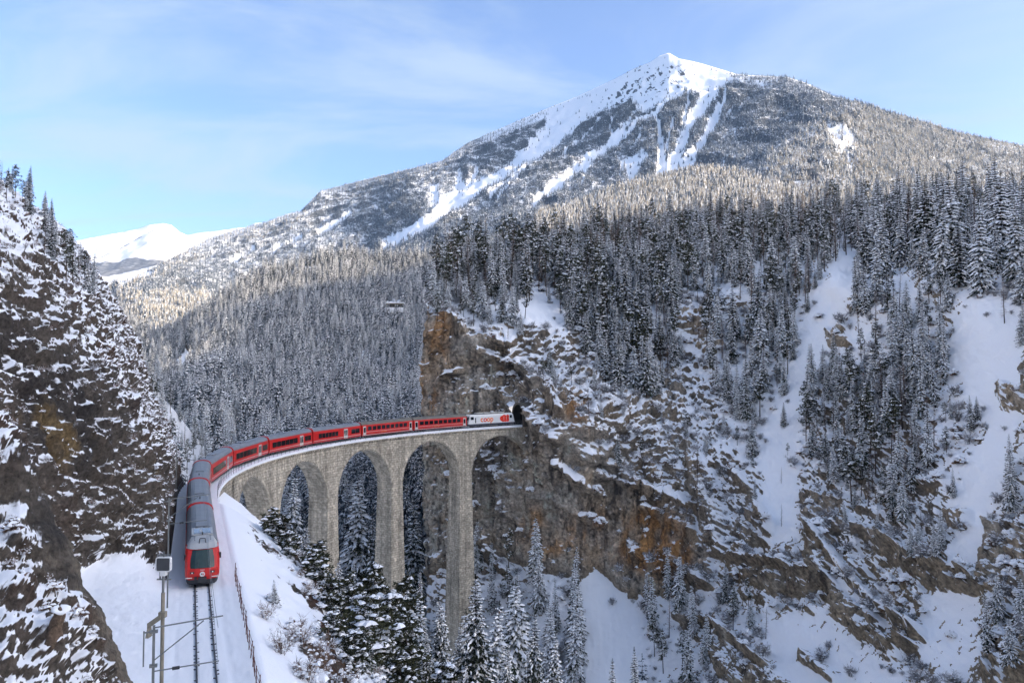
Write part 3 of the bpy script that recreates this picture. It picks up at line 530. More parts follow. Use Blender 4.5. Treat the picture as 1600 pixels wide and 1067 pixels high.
bk = [np.array((0, 160.0 * k, -90.0 * k)) for k in range(6, 0, -1)]
MPx = np.concatenate([np.stack([MP[:, 0] + b_ for b_ in bk], 1), MP], 1); q6 = lambda A: np.concatenate([np.repeat(A[:, :1], 6, 1), A], 1)
tag(link('mountain', grid_mesh('mountain', MPx, {'snow': q6(Msn), 'rock': np.zeros(q6(mu).shape + (3,)) + C(.15, .16, .17)}), M_far), kind='structure')

# --- the low larch spur in front of the mountain
NTOP = [(840,338),(900,322),(960,298),(1000,288),(1060,272),(1110,266),(1150,270),(1190,284),(1240,300),(1320,312),(1440,325)]
nu = np.linspace(840, 1440, 160)[:, None] + np.zeros((1, 60)); ntv = np.linspace(0, 1, 60)[None] + np.zeros((160, 1)); ntop = interp(nu, NTOP); nv = ntop + ntv * (430 - ntop)
nd = 1500 - 900 * ntv + .35 * (nu - 1100) ** 1 * (1 - .3 * ntv); NP = unp(nu, nv, nd); NP[..., 2] += 8 * fbm(NP / 60, 3, 551) * sstep(0, .1, ntv)
NPx = np.concatenate([np.stack([NP[:, 0] + np.array((0, 60.0 * k, -30.0 * k)) for k in range(4, 0, -1)], 1), NP], 1)
tag(link('larch_spur', grid_mesh('larch_spur', NPx, {'snow': np.zeros(NPx.shape[:2]) + .8, 'rock': np.zeros(NPx.shape) + ROCK['brown']}), M_far), kind='structure')

# --- white peaks far down the valley
PTOP = [(-100,400),(20,392),(110,378),(150,370),(190,363),(215,358),(235,351),(255,349),(268,352),(280,362),(292,368),(310,364),(340,361),(365,357),(385,355),(400,348),(415,349),(430,341),(450,334),(480,328),(560,320),(700,330)]
pu = np.linspace(-100, 700, 240)[:, None] + np.zeros((1, 80)); pt = np.linspace(0, 1, 80)[None] + np.zeros((240, 1)); ptop = interp(pu, PTOP) + 1.6 * fbm(np.stack([pu / 9, pu * 0, pu * 0], -1), 3, 7); pv = ptop + pt * (470 - ptop)
pd = 10500 - 3800 * pt - 1.5 * np.abs(pu - 255) * (1 - pt); PP = unp(pu, pv, pd); PP[..., 2] += 90 * fbm(PP / C(500, 900, 900), 5, 571, .55) * sstep(0, .12, pt)
pfor = sstep(-.05, .05, pv - 408 - 6 * fbm(PP / 400, 3, 577) + .02 * (pu - 150)) * sstep(100, 125, pu)
Psn = .95 - .62 * pfor - .5 * lmask(pu, pv, [(118,408),(160,400),(215,372),(240,360)], 2.0) * (noise3(PP / 120, 9) > -.15)
Psn -= .35 * sstep(.2, .45, fbm(PP / C(150, 260, 260), 4, 591)) * sstep(230, 250, pu) * sstep(.25, .05, pt)
Psn = np.maximum(Psn, pmask(pu, pv, [(138,436),(190,428),(245,418),(252,426),(190,446),(142,452)], 3))
PPx = np.concatenate([np.stack([PP[:, 0] + np.array((0, 400.0 * k, -150.0 * k)) for k in range(4, 0, -1)], 1), PP], 1)
M_peak = terrain_mat('distant_peak_snow', .012, .35, .02, 6.0)
tag(link('snowy_peaks', grid_mesh('snowy_peaks', PPx, {'snow': np.concatenate([np.repeat(Psn[:, :1], 4, 1), Psn], 1), 'rock': np.zeros(PPx.shape) + C(.30, .31, .33)}), M_peak), kind='structure')

# --- the mountainside that goes on beyond the right edge of the picture (it keeps the gorge in shade)
ey, eq = np.meshgrid(np.linspace(-900, 1150, 100), np.linspace(0, 1400, 60), indexing='ij')
ex = np.where(ey > 0, .74 * ey + 85, 85 - .1 * ey) + eq
eh = interp(eq, [(0,0),(200,75),(500,240),(800,450),(1050,640),(1400,610)]) * interp(ey, [(-900,.8),(-500,1),(250,1.05),(450,1.22),(680,1.22),(820,.8),(1150,.4)])
ez = interp(ey, [(-900,20),(0,-10),(100,-5),(300,60),(400,90),(1250,140)]) + eh
EP = np.stack([ex, ey, ez], -1); EP[..., 2] += 14 * fbm(EP / 70, 4, 601)
tag(link('right_mountainside', grid_mesh('right_mountainside', EP, {'snow': .75 + .4 * fbm(EP / 40, 3, 611), 'rock': np.zeros(EP.shape) + ROCK['brown']}), M_far), kind='structure')
lq = np.linspace(0, 900, 60)[None] + np.zeros((90, 1)); ly = np.linspace(-450, 1100, 90)[:, None] + np.zeros((1, 60))  # unseen slope on the left, added to block sky light from that side
lx = -(np.where(ly > 0, .80 * ly + 75, 75 - .1 * ly) + lq); lz = interp(ly, [(-450,15),(0,20),(140,70),(300,60),(1100,120)]) + interp(lq, [(0,0),(150,120),(300,240),(500,390),(700,510),(900,560)]) * (1 + np.clip(ly, 0, 1000) / 1400)
QP = np.stack([lx, ly, lz], -1); QP[..., 2] += 12 * fbm(QP / 70, 4, 621)
tag(link('added_left_mountainside', grid_mesh('added_left_mountainside', QP, {'snow': .6 + .5 * fbm(QP / 40, 3, 623), 'rock': np.zeros(QP.shape) + C(.06, .055, .05)}, flip=True), M_far), kind='structure')
by_, bx_ = np.meshgrid(np.linspace(0, 900, 40), np.linspace(-700, 500, 60), indexing='ij')  # hill added out of view behind the camera to darken the arch jambs
bz_ = 2 + interp(by_, [(0,0),(60,48),(200,165),(450,350),(900,560)]) * interp(bx_, [(-700,1.2),(-60,1.0),(120,.45),(500,.2)]); WP = np.stack([bx_, -14 - by_, bz_], -1); WP[..., 2] += 8 * fbm(WP / 50, 4, 631) * sstep(0, 80, by_)
tag(link('added_hill_behind', grid_mesh('added_hill_behind', WP, {'snow': .5 + .5 * fbm(WP / 30, 3, 633), 'rock': np.zeros(WP.shape) + C(.06, .055, .05)}), M_far), kind='structure')
# --- ground sheet to the horizon
gg = np.linspace(-1, 1, 41); hx, hy = np.meshgrid(np.sign(gg) * gg ** 2 * 12000, np.sign(gg) * gg ** 2 * 12000, indexing='ij')
HP = np.stack([hx, hy, -75 + 0 * hx], -1); tag(link('valley_ground', grid_mesh('valley_ground', HP, {'snow': np.zeros(hx.shape) + .8, 'rock': np.zeros(HP.shape) + ROCK['brown']}), M_far), kind='structure')
# ---------------------------------------------------------------- the viaduct
def stone_mat(name, c1, c2, mortar):
    m, t, b = newmat(name); L = t.links.new
    uv = N(t, 'ShaderNodeUVMap', uv_map='stone'); br = N(t, 'ShaderNodeTexBrick'); L(uv.outputs[0], br.inputs['Vector'])
    g = N(t, 'ShaderNodeNewGeometry')
    nw = N(t, 'ShaderNodeTexNoise'); nw.inputs['Scale'].default_value = 1.3; L(g.outputs['Position'], nw.inputs['Vector'])
    wv = N(t, 'ShaderNodeVectorMath', operation='MULTIPLY_ADD'); L(nw.outputs['Color'], wv.inputs[0]); wv.inputs[1].default_value = (.22, .16, 0); L(uv.outputs[0], wv.inputs[2]); L(wv.outputs[0], br.inputs['Vector'])
    for k, v in (('Color1', c1), ('Color2', c2), ('Mortar', mortar)): br.inputs[k].default_value = (*v, 1)
    br.inputs['Scale'].default_value = 1; br.inputs['Brick Width'].default_value = 1.05; br.inputs['Row Height'].default_value = .55; br.inputs['Mortar Size'].default_value = .035; br.inputs['Mortar Smooth'].default_value = .6; br.inputs['Bias'].default_value = -.1
    n = N(t, 'ShaderNodeTexNoise'); n.inputs['Scale'].default_value = .28; n.inputs['Detail'].default_value = 7; n.inputs['Roughness'].default_value = .65; L(g.outputs['Position'], n.inputs['Vector'])
    mr = N(t, 'ShaderNodeMapRange'); mr.inputs[1].default_value = .3; mr.inputs[2].default_value = .7; mr.inputs[3].default_value = .66; mr.inputs[4].default_value = 1.25; L(n.outputs[0], mr.inputs[0])
    n2 = N(t, 'ShaderNodeTexNoise'); n2.inputs['Scale'].default_value = 1.9; n2.inputs['Detail'].default_value = 3; L(g.outputs['Position'], n2.inputs['Vector'])
    m2 = N(t, 'ShaderNodeMapRange'); m2.inputs[1].default_value = .3; m2.inputs[2].default_value = .7; m2.inputs[3].default_value = .68; m2.inputs[4].default_value = 1.32; L(n2.outputs[0], m2.inputs[0])
    # rain streaks down the faces
    mpz = N(t, 'ShaderNodeMapping'); mpz.inputs['Scale'].default_value = (.55, .55, .03); L(g.outputs['Position'], mpz.inputs[0]); n3 = N(t, 'ShaderNodeTexNoise'); n3.inputs['Detail'].default_value = 5; n3.inputs['Scale'].default_value = 1.6; L(mpz.outputs[0], n3.inputs['Vector'])
    m3 = N(t, 'ShaderNodeMapRange'); m3.inputs[1].default_value = .42; m3.inputs[2].default_value = .72; m3.inputs[3].default_value = 1.0; m3.inputs[4].default_value = .55; L(n3.outputs[0], m3.inputs[0])
    cur = br.outputs['Color']
    for s in (mr, m2, m3):
        x = N(t, 'ShaderNodeMixRGB', blend_type='MULTIPLY'); x.inputs[0].default_value = 1; L(cur, x.inputs[1]); L(s.outputs[0], x.inputs[2]); cur = x.outputs[0]
    L(cur, b.inputs['Base Color']); b.inputs['Roughness'].default_value = .9; b.inputs['Specular IOR Level'].default_value = .2
    inv = N(t, 'ShaderNodeMath', operation='SUBTRACT'); inv.inputs[0].default_value = 1; L(br.outputs['Fac'], inv.inputs[1])
    ad = N(t, 'ShaderNodeMath', operation='ADD'); L(inv.outputs[0], ad.inputs[0]); L(n2.outputs[0], ad.inputs[1])
    bp = N(t, 'ShaderNodeBump'); bp.inputs['Strength'].default_value = .9; bp.inputs['Distance'].default_value = .12; L(ad.outputs[0], bp.inputs['Height']); L(bp.outputs[0], b.inputs['Normal'])
    return m
M_stone = stone_mat('limestone_masonry', (.64, .57, .45), (.47, .415, .325), (.26, .23, .185))
class QB:
    """quads with their own corners and stone coordinates"""
    def __init__(s): s.v = []; s.t = []
    def quad(s, ps, ts): s.v += [tuple(p) for p in ps]; s.t += ts
    def build(s, name, mat, parent, base):
        n = len(s.v) // 4; me = bpy.data.meshes.new(name); me.from_pydata([tuple(np.array(p) - base) for p in s.v], [], [(4*i, 4*i+1, 4*i+2, 4*i+3) for i in range(n)])
        l = me.uv_layers.new(name='stone'); l.data.foreach_set('uv', np.array(s.t, np.float32).ravel()); me.update()
        return link(name, me, mat, parent)
VBASE = track(118.0) + np.array((0, 0, -62.0))
via = tag(empty('viaduct', VBASE), 'tall curved stone viaduct with round arches carrying the red train over the gorge', 'viaduct')
def wb(mb, name, mat, parent=via, base=VBASE, smooth=False):
    mb.v = [tuple(np.array(p) - base) for p in mb.v]; return mb.build(name, mat, parent, smooth)
def woff(s, z): return 2.15 + .02 * (TG * s - z)
PIERS = [70.0, 94.2, 118.3, 142.3, 166.3, 190.2]
ZT = -.75
def zspr(s): return TG * s - 12.7
for k in range(5):
    q = QB(); a, b = PIERS[k], PIERS[k + 1]; m = (a + b) / 2; r = (b - a) / 2 - 2
    ss = np.r_[a, a + 1, a + 2, m - r * np.cos(np.linspace(0, pi, 33))[1:-1], b - 2, b - 1, b]
    zi = np.where((ss <= a + 2) | (ss >= b - 2), 0, 1) * np.sqrt(np.clip(r * r - (ss - m) ** 2, 0, None)) + zspr(ss)
    for i in range(len(ss) - 1):
        s0, s1 = ss[i], ss[i + 1]
        for sg in (1, -1):
            nr = 5
            for j in range(nr):
                za = lambda s, zb, f: (TG * s + ZT) + (zb - TG * s - ZT) * f
                c = [(s0, za(s0, zi[i], j / nr)), (s0, za(s0, zi[i], (j + 1) / nr)), (s1, za(s1, zi[i + 1], (j + 1) / nr)), (s1, za(s1, zi[i + 1], j / nr))]
                q.quad([track(s, sg * woff(s, z), z - TG * s) for s, z in (c if sg > 0 else c[::-1])], [(s, z) for s, z in (c if sg > 0 else c[::-1])])
        if a + 2 <= s0 and s1 <= b - 2 + 1e-6:
            o0, o1 = woff(s0, zi[i]), woff(s1, zi[i + 1]); al = (i * 1.0)
            q.quad([track(s0, -o0, zi[i] - TG * s0), track(s0, o0, zi[i] - TG * s0), track(s1, o1, zi[i + 1] - TG * s1), track(s1, -o1, zi[i + 1] - TG * s1)], [(-o0, al), (o0, al), (o1, al + 1), (-o1, al + 1)])
    ar = q.build('arch', M_stone, via, VBASE)
    vo = QB()                                   # ring of arch stones, proud of the wall
    an = np.linspace(0, pi, 34)
    for i in range(33):
        for sg in (1,):
            c = []
            for th, rr in ((an[i], r), (an[i + 1], r), (an[i + 1], r + .75), (an[i], r + .75)):
                s = m - rr * cos(th); z = zspr(s) + rr * sin(th); c.append((s, z))
            vo.quad([track(s, woff(s, z) + .07, z - TG * s) for s, z in c[::-1]], [(i * .86 + .4 * (j in (0, 1)), .2 + .15 * j) for j in range(4)])
            # its lower edge
            vo.quad([track(c[0][0], woff(*c[0]) + .07, c[0][1] - TG * c[0][0]), track(c[1][0], woff(*c[1]) + .07, c[1][1] - TG * c[1][0]), track(c[1][0], woff(*c[1]) - .05, c[1][1] - TG * c[1][0]), track(c[0][0], woff(*c[0]) - .05, c[0][1] - TG * c[0][0])], [(0, 0), (.8, 0), (.8, .2), (0, .2)])
    vo.build('arch_ring', M_stone, ar, np.array((0.0, 0, 0)) + VBASE)
PG = {94.2: -24, 118.3: -42, 142.3: -60, 166.3: -72}
for sp, zg in PG.items():
    q = QB(); z0 = zspr(sp); n = 14
    for j in range(n):
        za, zb = z0 + (zg - z0) * j / n, z0 + (zg - z0) * (j + 1) / n; ha, hb = 2 + .02 * (z0 - za), 2 + .02 * (z0 - zb); oa, ob = woff(sp, za), woff(sp, zb)
        if j == 0: za_ = za
        cor = lambda hs, o, z: track(sp + hs, o, z - TG * (sp + hs))
        f = [[(-ha, oa, za), (-hb, ob, zb), (hb, ob, zb), (ha, oa, za)], [(ha, -oa, za), (hb, -ob, zb), (-hb, -ob, zb), (-ha, -oa, za)],
             [(ha, oa, za), (hb, ob, zb), (hb, -ob, zb), (ha, -oa, za)], [(-ha, -oa, za), (-hb, -ob, zb), (-hb, ob, zb), (-ha, oa, za)]]
        for i, fc_ in enumerate(f):
            q.quad([cor(h_, o_, z_) for h_, o_, z_ in fc_], [((sp + h_) if i < 2 else o_ + 3 * i, z_) for h_, o_, z_ in fc_])
    pi_ = q.build('pier', M_stone, via, VBASE)
    zt, zl = z0 - .0, z0 - .4                       # string course at the springing
    for h_ in (2.14, -2.14):
        st = QB()
        o_ = woff(sp, z0) + .01; c = [(h_, o_, zt), (h_, o_, zl), (h_, -o_, zl), (h_, -o_, zt)]; c = c if h_ > 0 else c[::-1]
        st.quad([track(sp + a_, b_, z_ - TG * (sp + a_)) for a_, b_, z_ in c], [(b_, z_) for a_, b_, z_ in c])
        s2 = 1.9 if h_ > 0 else -1.9
        c = [(s2, o_, zt), (h_, o_, zt), (h_, -o_, zt), (s2, -o_, zt)]; c = c[::-1] if h_ < 0 else c
        st.quad([track(sp + a_, b_, z_ - TG * (sp + a_)) for a_, b_, z_ in c], [(b_, z_) for a_, b_, z_ in c])
        c = [(s2, o_, zl), (s2, -o_, zl), (h_, -o_, zl), (h_, o_, zl)]
        st.quad([track(sp + a_, b_, z_ - TG * (sp + a_)) for a_, b_, z_ in c], [(b_, z_) for a_, b_, z_ in c])
        st.build('string_course', M_stone, pi_, VBASE)
q = QB(); ss = np.linspace(44, 72, 29)
for i in range(28):
    for j in range(8):
        for sg in (1, -1):
            z_ = lambda s, f: TG * s + ZT - 22 * f * sstep(40, 58, s)  - 4 * f
            c = [(ss[i], z_(ss[i], j / 8)), (ss[i], z_(ss[i], (j + 1) / 8)), (ss[i + 1], z_(ss[i + 1], (j + 1) / 8)), (ss[i + 1], z_(ss[i + 1], j / 8))]; c = c if sg > 0 else c[::-1]
            q.quad([track(s, sg * woff(s, z), z - TG * s) for s, z in c], [(s, z) for s, z in c])
for j in range(10):
    za, zb = zspr(70) + 0 - 1.6 * j, zspr(70) - 1.6 * (j + 1); c = [(woff(72, za), za), (woff(72, zb), zb), (-woff(72, zb), zb), (-woff(72, za), za)]
    q.quad([track(72, o_, z_ - TG * 72) for o_, z_ in c], [(o_, z_) for o_, z_ in c])
q.build('abutment', M_stone, via, VBASE)
sd = np.linspace(44.5, 189, 97)
def strip(name, prof, mat, parent=via, lo=44.5, hi=189, n=97):
    mb = MB(); mb.loft([[track(s, o_, z_) for o_, z_ in prof] for s in np.linspace(lo, hi, n)]); return wb(mb, name, mat, parent)
strip('deck', [(-2.1, -.72), (-2.1, -.2), (2.1, -.2), (2.1, -.72)], M_stone)
for sg in (1, -1): strip('coping', [(sg * 2.1, -.74), (sg * 2.72, -.74), (sg * 2.72, -.34), (sg * 2.1, -.34)], M_stone)
mb = MB(); pr_ = []
for s in sd: pr_.append([track(s, o_, z_ + (.03 * noise3(np.array((s / 1.7, o_, 0.0)))) ) for o_, z_ in ((-2.76, -.5), (-2.74, -.18), (-2.5, -.13), (-1.7, -.1), (-.62, -.13), (-.55, -.19), (-.45, -.13), (0, -.11), (.45, -.13), (.55, -.19), (.62, -.13), (1.7, -.1), (2.5, -.13), (2.74, -.16), (2.77, -.56), (2.70, -.6), (2.6, -.3), (-2.6, -.3))])
mb.loft(pr_); wb(mb, 'deck_snow', M_snow)
mb = MB()
for s in np.arange(46, 188, .95):
    for sg in (1, -1):
        p = [track(s + ds, sg * o_, z_) for ds in (-.2, .2) for o_, z_ in ((2.12, -.745), (2.66, -.745), (2.6, -1.0), (2.12, -1.3))]
        mb.add(p, [(0, 1, 2, 3), (7, 6, 5, 4), (0, 4, 5, 1), (1, 5, 6, 2), (2, 6, 7, 3), (3, 7, 4, 0)])
tag(wb(mb, 'corbel', M_stone), kind='stuff')
for sg in (1, -1):
    mb = MB(); rl = None
    for s in np.arange(45, 188, 1.9): mb.tube(track(s, sg * 2.55, -.3), track(s, sg * 2.55, .95), .035, n=4)
    rl = tag(wb(mb, 'railing', M_steel), kind='stuff'); mb = MB()
    for z_ in (.92, .4):
        pts = [track(s, sg * 2.55, z_) for s in np.arange(45, 188.1, 1.9)]
        for a, b in zip(pts[:-1], pts[1:]): mb.tube(a, b, .024, n=4, caps=False)
    wb(mb, 'handrail', M_steel, rl)

# tunnel mouth in the cliff
M_black = plain('black_tunnel_lining', (.012, .012, .013), .95, 0, .3, 1)  # near-black colour throughout the tunnel lining
tu = tag(empty('tunnel_portal', track(186.5)), 'dark arched tunnel mouth in the cliff at the far end of the viaduct', 'tunnel'); tb0 = track(186.5)
def prof_t(w_, h_, n=12): return [(-w_, -.6)] + [(-w_ * cos(pi * i / n), h_ + w_ * sin(pi * i / n) * .9) for i in range(n + 1)] + [(w_, -.6)]
mb = MB(); mb.loft([[track(s, o_, z_) for o_, z_ in prof_t(2.65, 3.2)] for s in np.linspace(185.2, 214, 16)], closed=False); 
e_ = [track(214, o_, z_) for o_, z_ in prof_t(2.65, 3.2)]; mb.add(e_, [tuple(range(len(e_)))]); wb(mb, 'lining', M_black, tu, tb0)
mb = MB(); A_ = prof_t(2.7, 3.2); B_ = prof_t(3.35, 3.25)
mb.loft([[track(185.0, o_, z_) for o_, z_ in A_], [track(185.0, o_, z_) for o_, z_ in B_], [track(188.5, o_, z_) for o_, z_ in B_]], closed=False); wb(mb, 'portal_ring', plain('dark_portal_stone', (.10, .09, .075), .9, 0, .35, 1.2, .5), tu, tb0)

# ---------------------------------------------------------------- track
tr_ = tag(empty('railway_track', track(-20.0)), 'single railway track of two dark rails in the snow ahead of the train', 'railway track'); tb_ = track(-20.0)
for sg in (1, -1):
    mb = MB(); pts = np.r_[np.arange(-76, 46, 4), np.arange(46, 206, 2.0)]
    mb.loft([[track(s, sg * .535 + o_, z_) for o_, z_ in ((-.05, -.17), (-.036, 0), (.036, 0), (.05, -.17))] for s in pts]); wb(mb, 'rail', M_rail, tr_, tb_)
mb = MB(); random.seed(3)
for s in np.arange(-75, 0, .6):
    for o_ in (.535, -.535):
        for d_ in (.12, -.12):
            if random.random() < .45: continue
            c = track(s, o_ + d_, -.1); mb.box(c[0] - .05, c[1] - .035, c[2] - .05, c[0] + .05, c[1] + .035, c[2] + .005)
tag(wb(mb, 'rail_clip', M_under, tr_, tb_), kind='stuff')

# ---------------------------------------------------------------- the train
def car_root(name, s0, s1, label, cat='train carriage', group='carriages of the red train'):
    a, b = track(s0), track(s1); e = empty(name, a); d = b - a; e.rotation_euler = (math.atan2(d[2], math.hypot(d[0], d[1])), 0, -math.atan2(d[0], d[1])); e.rotation_mode = 'XYZ'
    return tag(e, label, cat, group), float(np.linalg.norm(d))
SIDE = [(-1.24, .5), (-1.33, .85), (-1.33, 2.55), (-1.25, 3.02)]
ROOF = [(-1.25, 3.02), (-1.12, 3.34), (-.86, 3.58), (-.45, 3.72), (0, 3.76), (.45, 3.72), (.86, 3.58), (1.12, 3.34), (1.25, 3.02)]
def ring(pf, y): return [(x, y, z) for x, z in pf]
def body(root, L, y0=.35, y1=None, mat=None, roofmat=None):
    y1 = L - .35 if y1 is None else y1; pf = SIDE + [(-x, z) for x, z in SIDE[::-1]]
    b = MB().loft([ring(pf, y0), ring(pf, y1)]).build('body', mat or M_red, root)
    r = MB().loft([ring([(x, z + .004) for x, z in ROOF], y0), ring([(x, z + .004) for x, z in ROOF], y1)]).build('roof', roofmat or M_roof, root)
    MB().box(-1.2, y0 + .3, .28, 1.2, y1 - .3, .497).build('underframe', M_under, root)
    for yb in (y0 + 2.6, y1 - 2.6):
        bg_ = MB().box(-1.05, yb - 1.4, .22, 1.05, yb + 1.4, .48).build('bogie', M_under, root)
        for yy in (yb - .9, yb + .9):
            for sx in (-1, 1): MB().tube((sx * .5, yy, .36), (sx * .62, yy, .36), .36, n=14).build('wheel', M_rail, bg_)
    return b, r
def end_ring(root, y, w_=.16):
    MB().loft([ring([(x * 1.035, z * 1.013) for x, z in ROOF] + [(x * .93, z * .96) for x, z in ROOF[::-1]], y), ring([(x * 1.035, z * 1.013) for x, z in ROOF] + [(x * .93, z * .96) for x, z in ROOF[::-1]], y + w_)]).build('end_ring', M_red, root)
def win(root, y0, y1, z0, z1, sx=1, mat=None, x=1.333):
    return MB().box(sx * x - .004, y0, z0, sx * (x + .014), y1, z1).build('window', mat or M_glass, root)
def door(root, y0, y1, sx, split=True):
    d = MB().box(sx * 1.325, y0, .62, sx * 1.352, y1, 2.72).build('door', M_cream, root); m = (y0 + y1) / 2
    for a, b in (((y0 + .14, m - .1), (m + .1, y1 - .14)) if split else ((y0 + .12, y1 - .12),)): MB().box(sx * 1.35, a, 1.25, sx * 1.359, b, 2.45).build('pane', M_glass, d)
def stripe(root, y0, y1, z0, z1, mat, name='stripe'):
    for sx in (1, -1): MB().box(sx * 1.325, y0, z0, sx * 1.340, y1, z1).build(name, mat, root)
def text_mesh(txt, size, name, mat, root, y, z, x=1.345, off_=.0, ext=.006, sx=1, M=None, sy=1.0):
    cu = bpy.data.curves.new('lettering', 'FONT'); cu.body = txt; cu.size = size; cu.offset = off_; cu.extrude = ext; cu.align_x = 'CENTER'; cu.resolution_u = 3
    ob = bpy.data.objects.new('lettering', cu); COL.objects.link(ob); dg = bpy.context.evaluated_depsgraph_get(); me = bpy.data.meshes.new_from_object(ob.evaluated_get(dg)); bpy.data.objects.remove(ob); bpy.data.curves.remove(cu)
    M = M or Matrix(((0, 0, sx, sx * x), (sx, 0, 0, y), (0, sy, 0, z), (0, 0, 0, 1)))
    me.transform(M); return link(name, me, mat, root)
def roof_bits(root, L, hatch=True):
    for x in (-.62, .62): MB().box(x - .03, .8, 3.66, x + .03, L - .8, 3.705).build('roof_rib', M_roof, root)
    MB().box(-.5, L * .32, 3.72, .5, L * .32 + 2.4, 3.86).build('roof_unit', M_roof, root)
    MB().tube((0, L * .14, 3.75), (0, L * .14, 4.0), .05, n=6).build('antenna', M_under, root)
CL = 18.648
def unit_car(k, label, fr=(.08, .63, .685, .765, .80, .95), far_cab=False):
    root, L = car_root('train_carriage', k * CL, (k + 1) * CL, label); body(root, L, y1=(L - .35)); roof_bits(root, L)
    for sx in (1, -1):
        n = 6; a, b = fr[0] * L, fr[1] * L; w_ = (b - a) / n
        for i in range(n): win(root, a + i * w_ + .05, a + (i + 1) * w_ - .05, 1.42, 2.42, sx)
        door(root, fr[2] * L, fr[3] * L, sx)
        for i in range(2): m_ = (fr[5] - fr[4]) * L / 2; win(root, fr[4] * L + i * m_ + .05, fr[4] * L + (i + 1) * m_ - .05, 1.42, 2.42, sx)
    stripe(root, .5, fr[2] * L - .05, .93, .99, M_white); stripe(root, fr[3] * L + .05, L - .5, .93, .99, M_white)
    end_ring(root, .33); end_ring(root, L - .5)
    MB().box(-1.0, L - .36, .7, 1.0, L + .34, 3.3).build('gangway', M_under, root)
    return root, L
unit_car(1, 'second red carriage with grey roof right behind the driving cab car')
unit_car(2, 'third red carriage with grey roof just before the bend onto the viaduct')
unit_car(3, 'red carriage with glare on its side where the train bends onto the viaduct')
unit_car(4, 'red carriage with a single white door behind the glaring one on the bend')
unit_car(5, 'middle red carriage with white door above the second arch')
r7, L7 = unit_car(6, 'red carriage with bluish roof end next to the older coaches', (.12, .5, .615, .695, .77, .95))
MB().loft([ring([(-1.1, 3.42), (-.6, 3.74), (0, 3.8), (.6, 3.74), (1.1, 3.42)], L7 - 3.2), ring([(-1.0, 3.3), (-.55, 3.6), (0, 3.66), (.55, 3.6), (1.0, 3.3)], L7 - .52)]).build('cab_roof', plain('blue_grey_glass', (.07, .13, .19), .1), r7)
# driving cab car at the head
root, L = car_root('cab_car', 0, CL, 'leading red cab car with big windscreen coming towards the viewer', 'train carriage')
body(root, L, y0=2.6); roof_bits(root, L); end_ring(root, L - .5); MB().box(-1.0, L - .36, .7, 1.0, L + .34, 3.3).build('gangway', M_under, root)
def outl(z, yf, w_, cb=.55): return [(-w_, 2.6, z), (-w_, yf + cb, z), (-.86 * w_, yf + .16, z), (-.4 * w_, yf + .02, z), (.4 * w_, yf + .02, z), (.86 * w_, yf + .16, z), (w_, yf + cb, z), (w_, 2.6, z)]
MB().loft([outl(.62, .12, 1.24), outl(.95, 0, 1.32), outl(1.5, .02, 1.33), outl(2.0, .36, 1.33), outl(2.55, .72, 1.33), outl(2.95, .98, 1.27)]).build('nose', M_red, root)
MB().loft([outl(.18, .3, 1.12), outl(.40, .12, 1.2), outl(.615, .10, 1.22)]).build('skirt', M_under, root)
# windscreen: a slightly bulged panel standing proud of the sloping nose
ws = []
for z, yf, w_ in ((1.56, .05, .94), (1.95, .30, .93), (2.4, .60, .90), (2.86, .90, .84)): ws.append([(-w_, yf + .13, z), (-.6 * w_, yf - .02, z), (0, yf - .05, z), (.6 * w_, yf - .02, z), (w_, yf + .13, z)])
wsm = MB().loft(ws, closed=False).build('windscreen', M_wglass, root, fix=False)
for o_ in (wsm,):
    bm = bmesh.new(); bm.from_mesh(o_.data); g_ = bmesh.ops.extrude_face_region(bm, geom=bm.faces[:]); bmesh.ops.translate(bm, vec=(0, .12, -.02), verts=[v for v in g_['geom'] if isinstance(v, bmesh.types.BMVert)]); bmesh.ops.recalc_face_normals(bm, faces=bm.faces); bm.to_mesh(o_.data); bm.free()
for x in (-.35, .3): MB().tube((x, .0, 1.6), (x + .1, .42, 2.25), .014, n=4).build('wiper', M_under, wsm)
# grey visor and roof above the cab
MB().loft([[(-.98, .96, 2.97), (-.5, .84, 2.93), (.5, .84, 2.93), (.98, .96, 2.97), (1.2, 1.3, 2.97), (-1.2, 1.3, 2.97)], [(-.95, 1.5, 3.3), (-.5, 1.42, 3.34), (.5, 1.42, 3.34), (.95, 1.5, 3.3), (1.17, 1.7, 3.16), (-1.17, 1.7, 3.16)], [(-.86, 2.63, 3.6), (-.45, 2.61, 3.72), (.45, 2.61, 3.72), (.86, 2.63, 3.6), (1.22, 2.63, 3.05), (-1.22, 2.63, 3.05)]]).build('visor', M_lroof, root)
for sx in (-1, 1): MB().loft([[(sx * 1.335, .75, 1.55), (sx * 1.345, 2.45, 1.5), (sx * 1.345, 2.5, 2.5), (sx * 1.335, 1.2, 2.45)], [(sx * 1.31, .75, 1.55), (sx * 1.31, 2.45, 1.5), (sx * 1.31, 2.5, 2.5), (sx * 1.31, 1.2, 2.45)]]).build('cab_side_window', M_glass, root)
h_ = MB().box(-.85, 2.7, 3.66, .85, 5.4, 3.80).build('roof_fairing', M_lroof, root)
MB().box(-.66, 3.0, 3.795, .66, 4.9, 3.83).build('roof_window', plain('roof_window_glass', (.035, .06, .12), .08, 0, .5, 1.5), h_); MB().box(-.2, 3.3, 3.825, .0, 4.5, 3.845).build('roof_window_bar', M_lroof, h_)
for sx in (-1, 1): MB().box(sx * .2 - .1, 5.6, 3.74, sx * .2 + .42 * sx + .1, 5.75, 3.80).build('roof_step', M_under, root)
hb = MB()
for a, b in (((-.26, 1.35, 3.33), (-.2, 1.75, 3.62)), ((-.2, 1.75, 3.62), (.2, 1.75, 3.62)), ((.2, 1.75, 3.62), (.26, 1.35, 3.33))): hb.tube(a, b, .035, n=6)
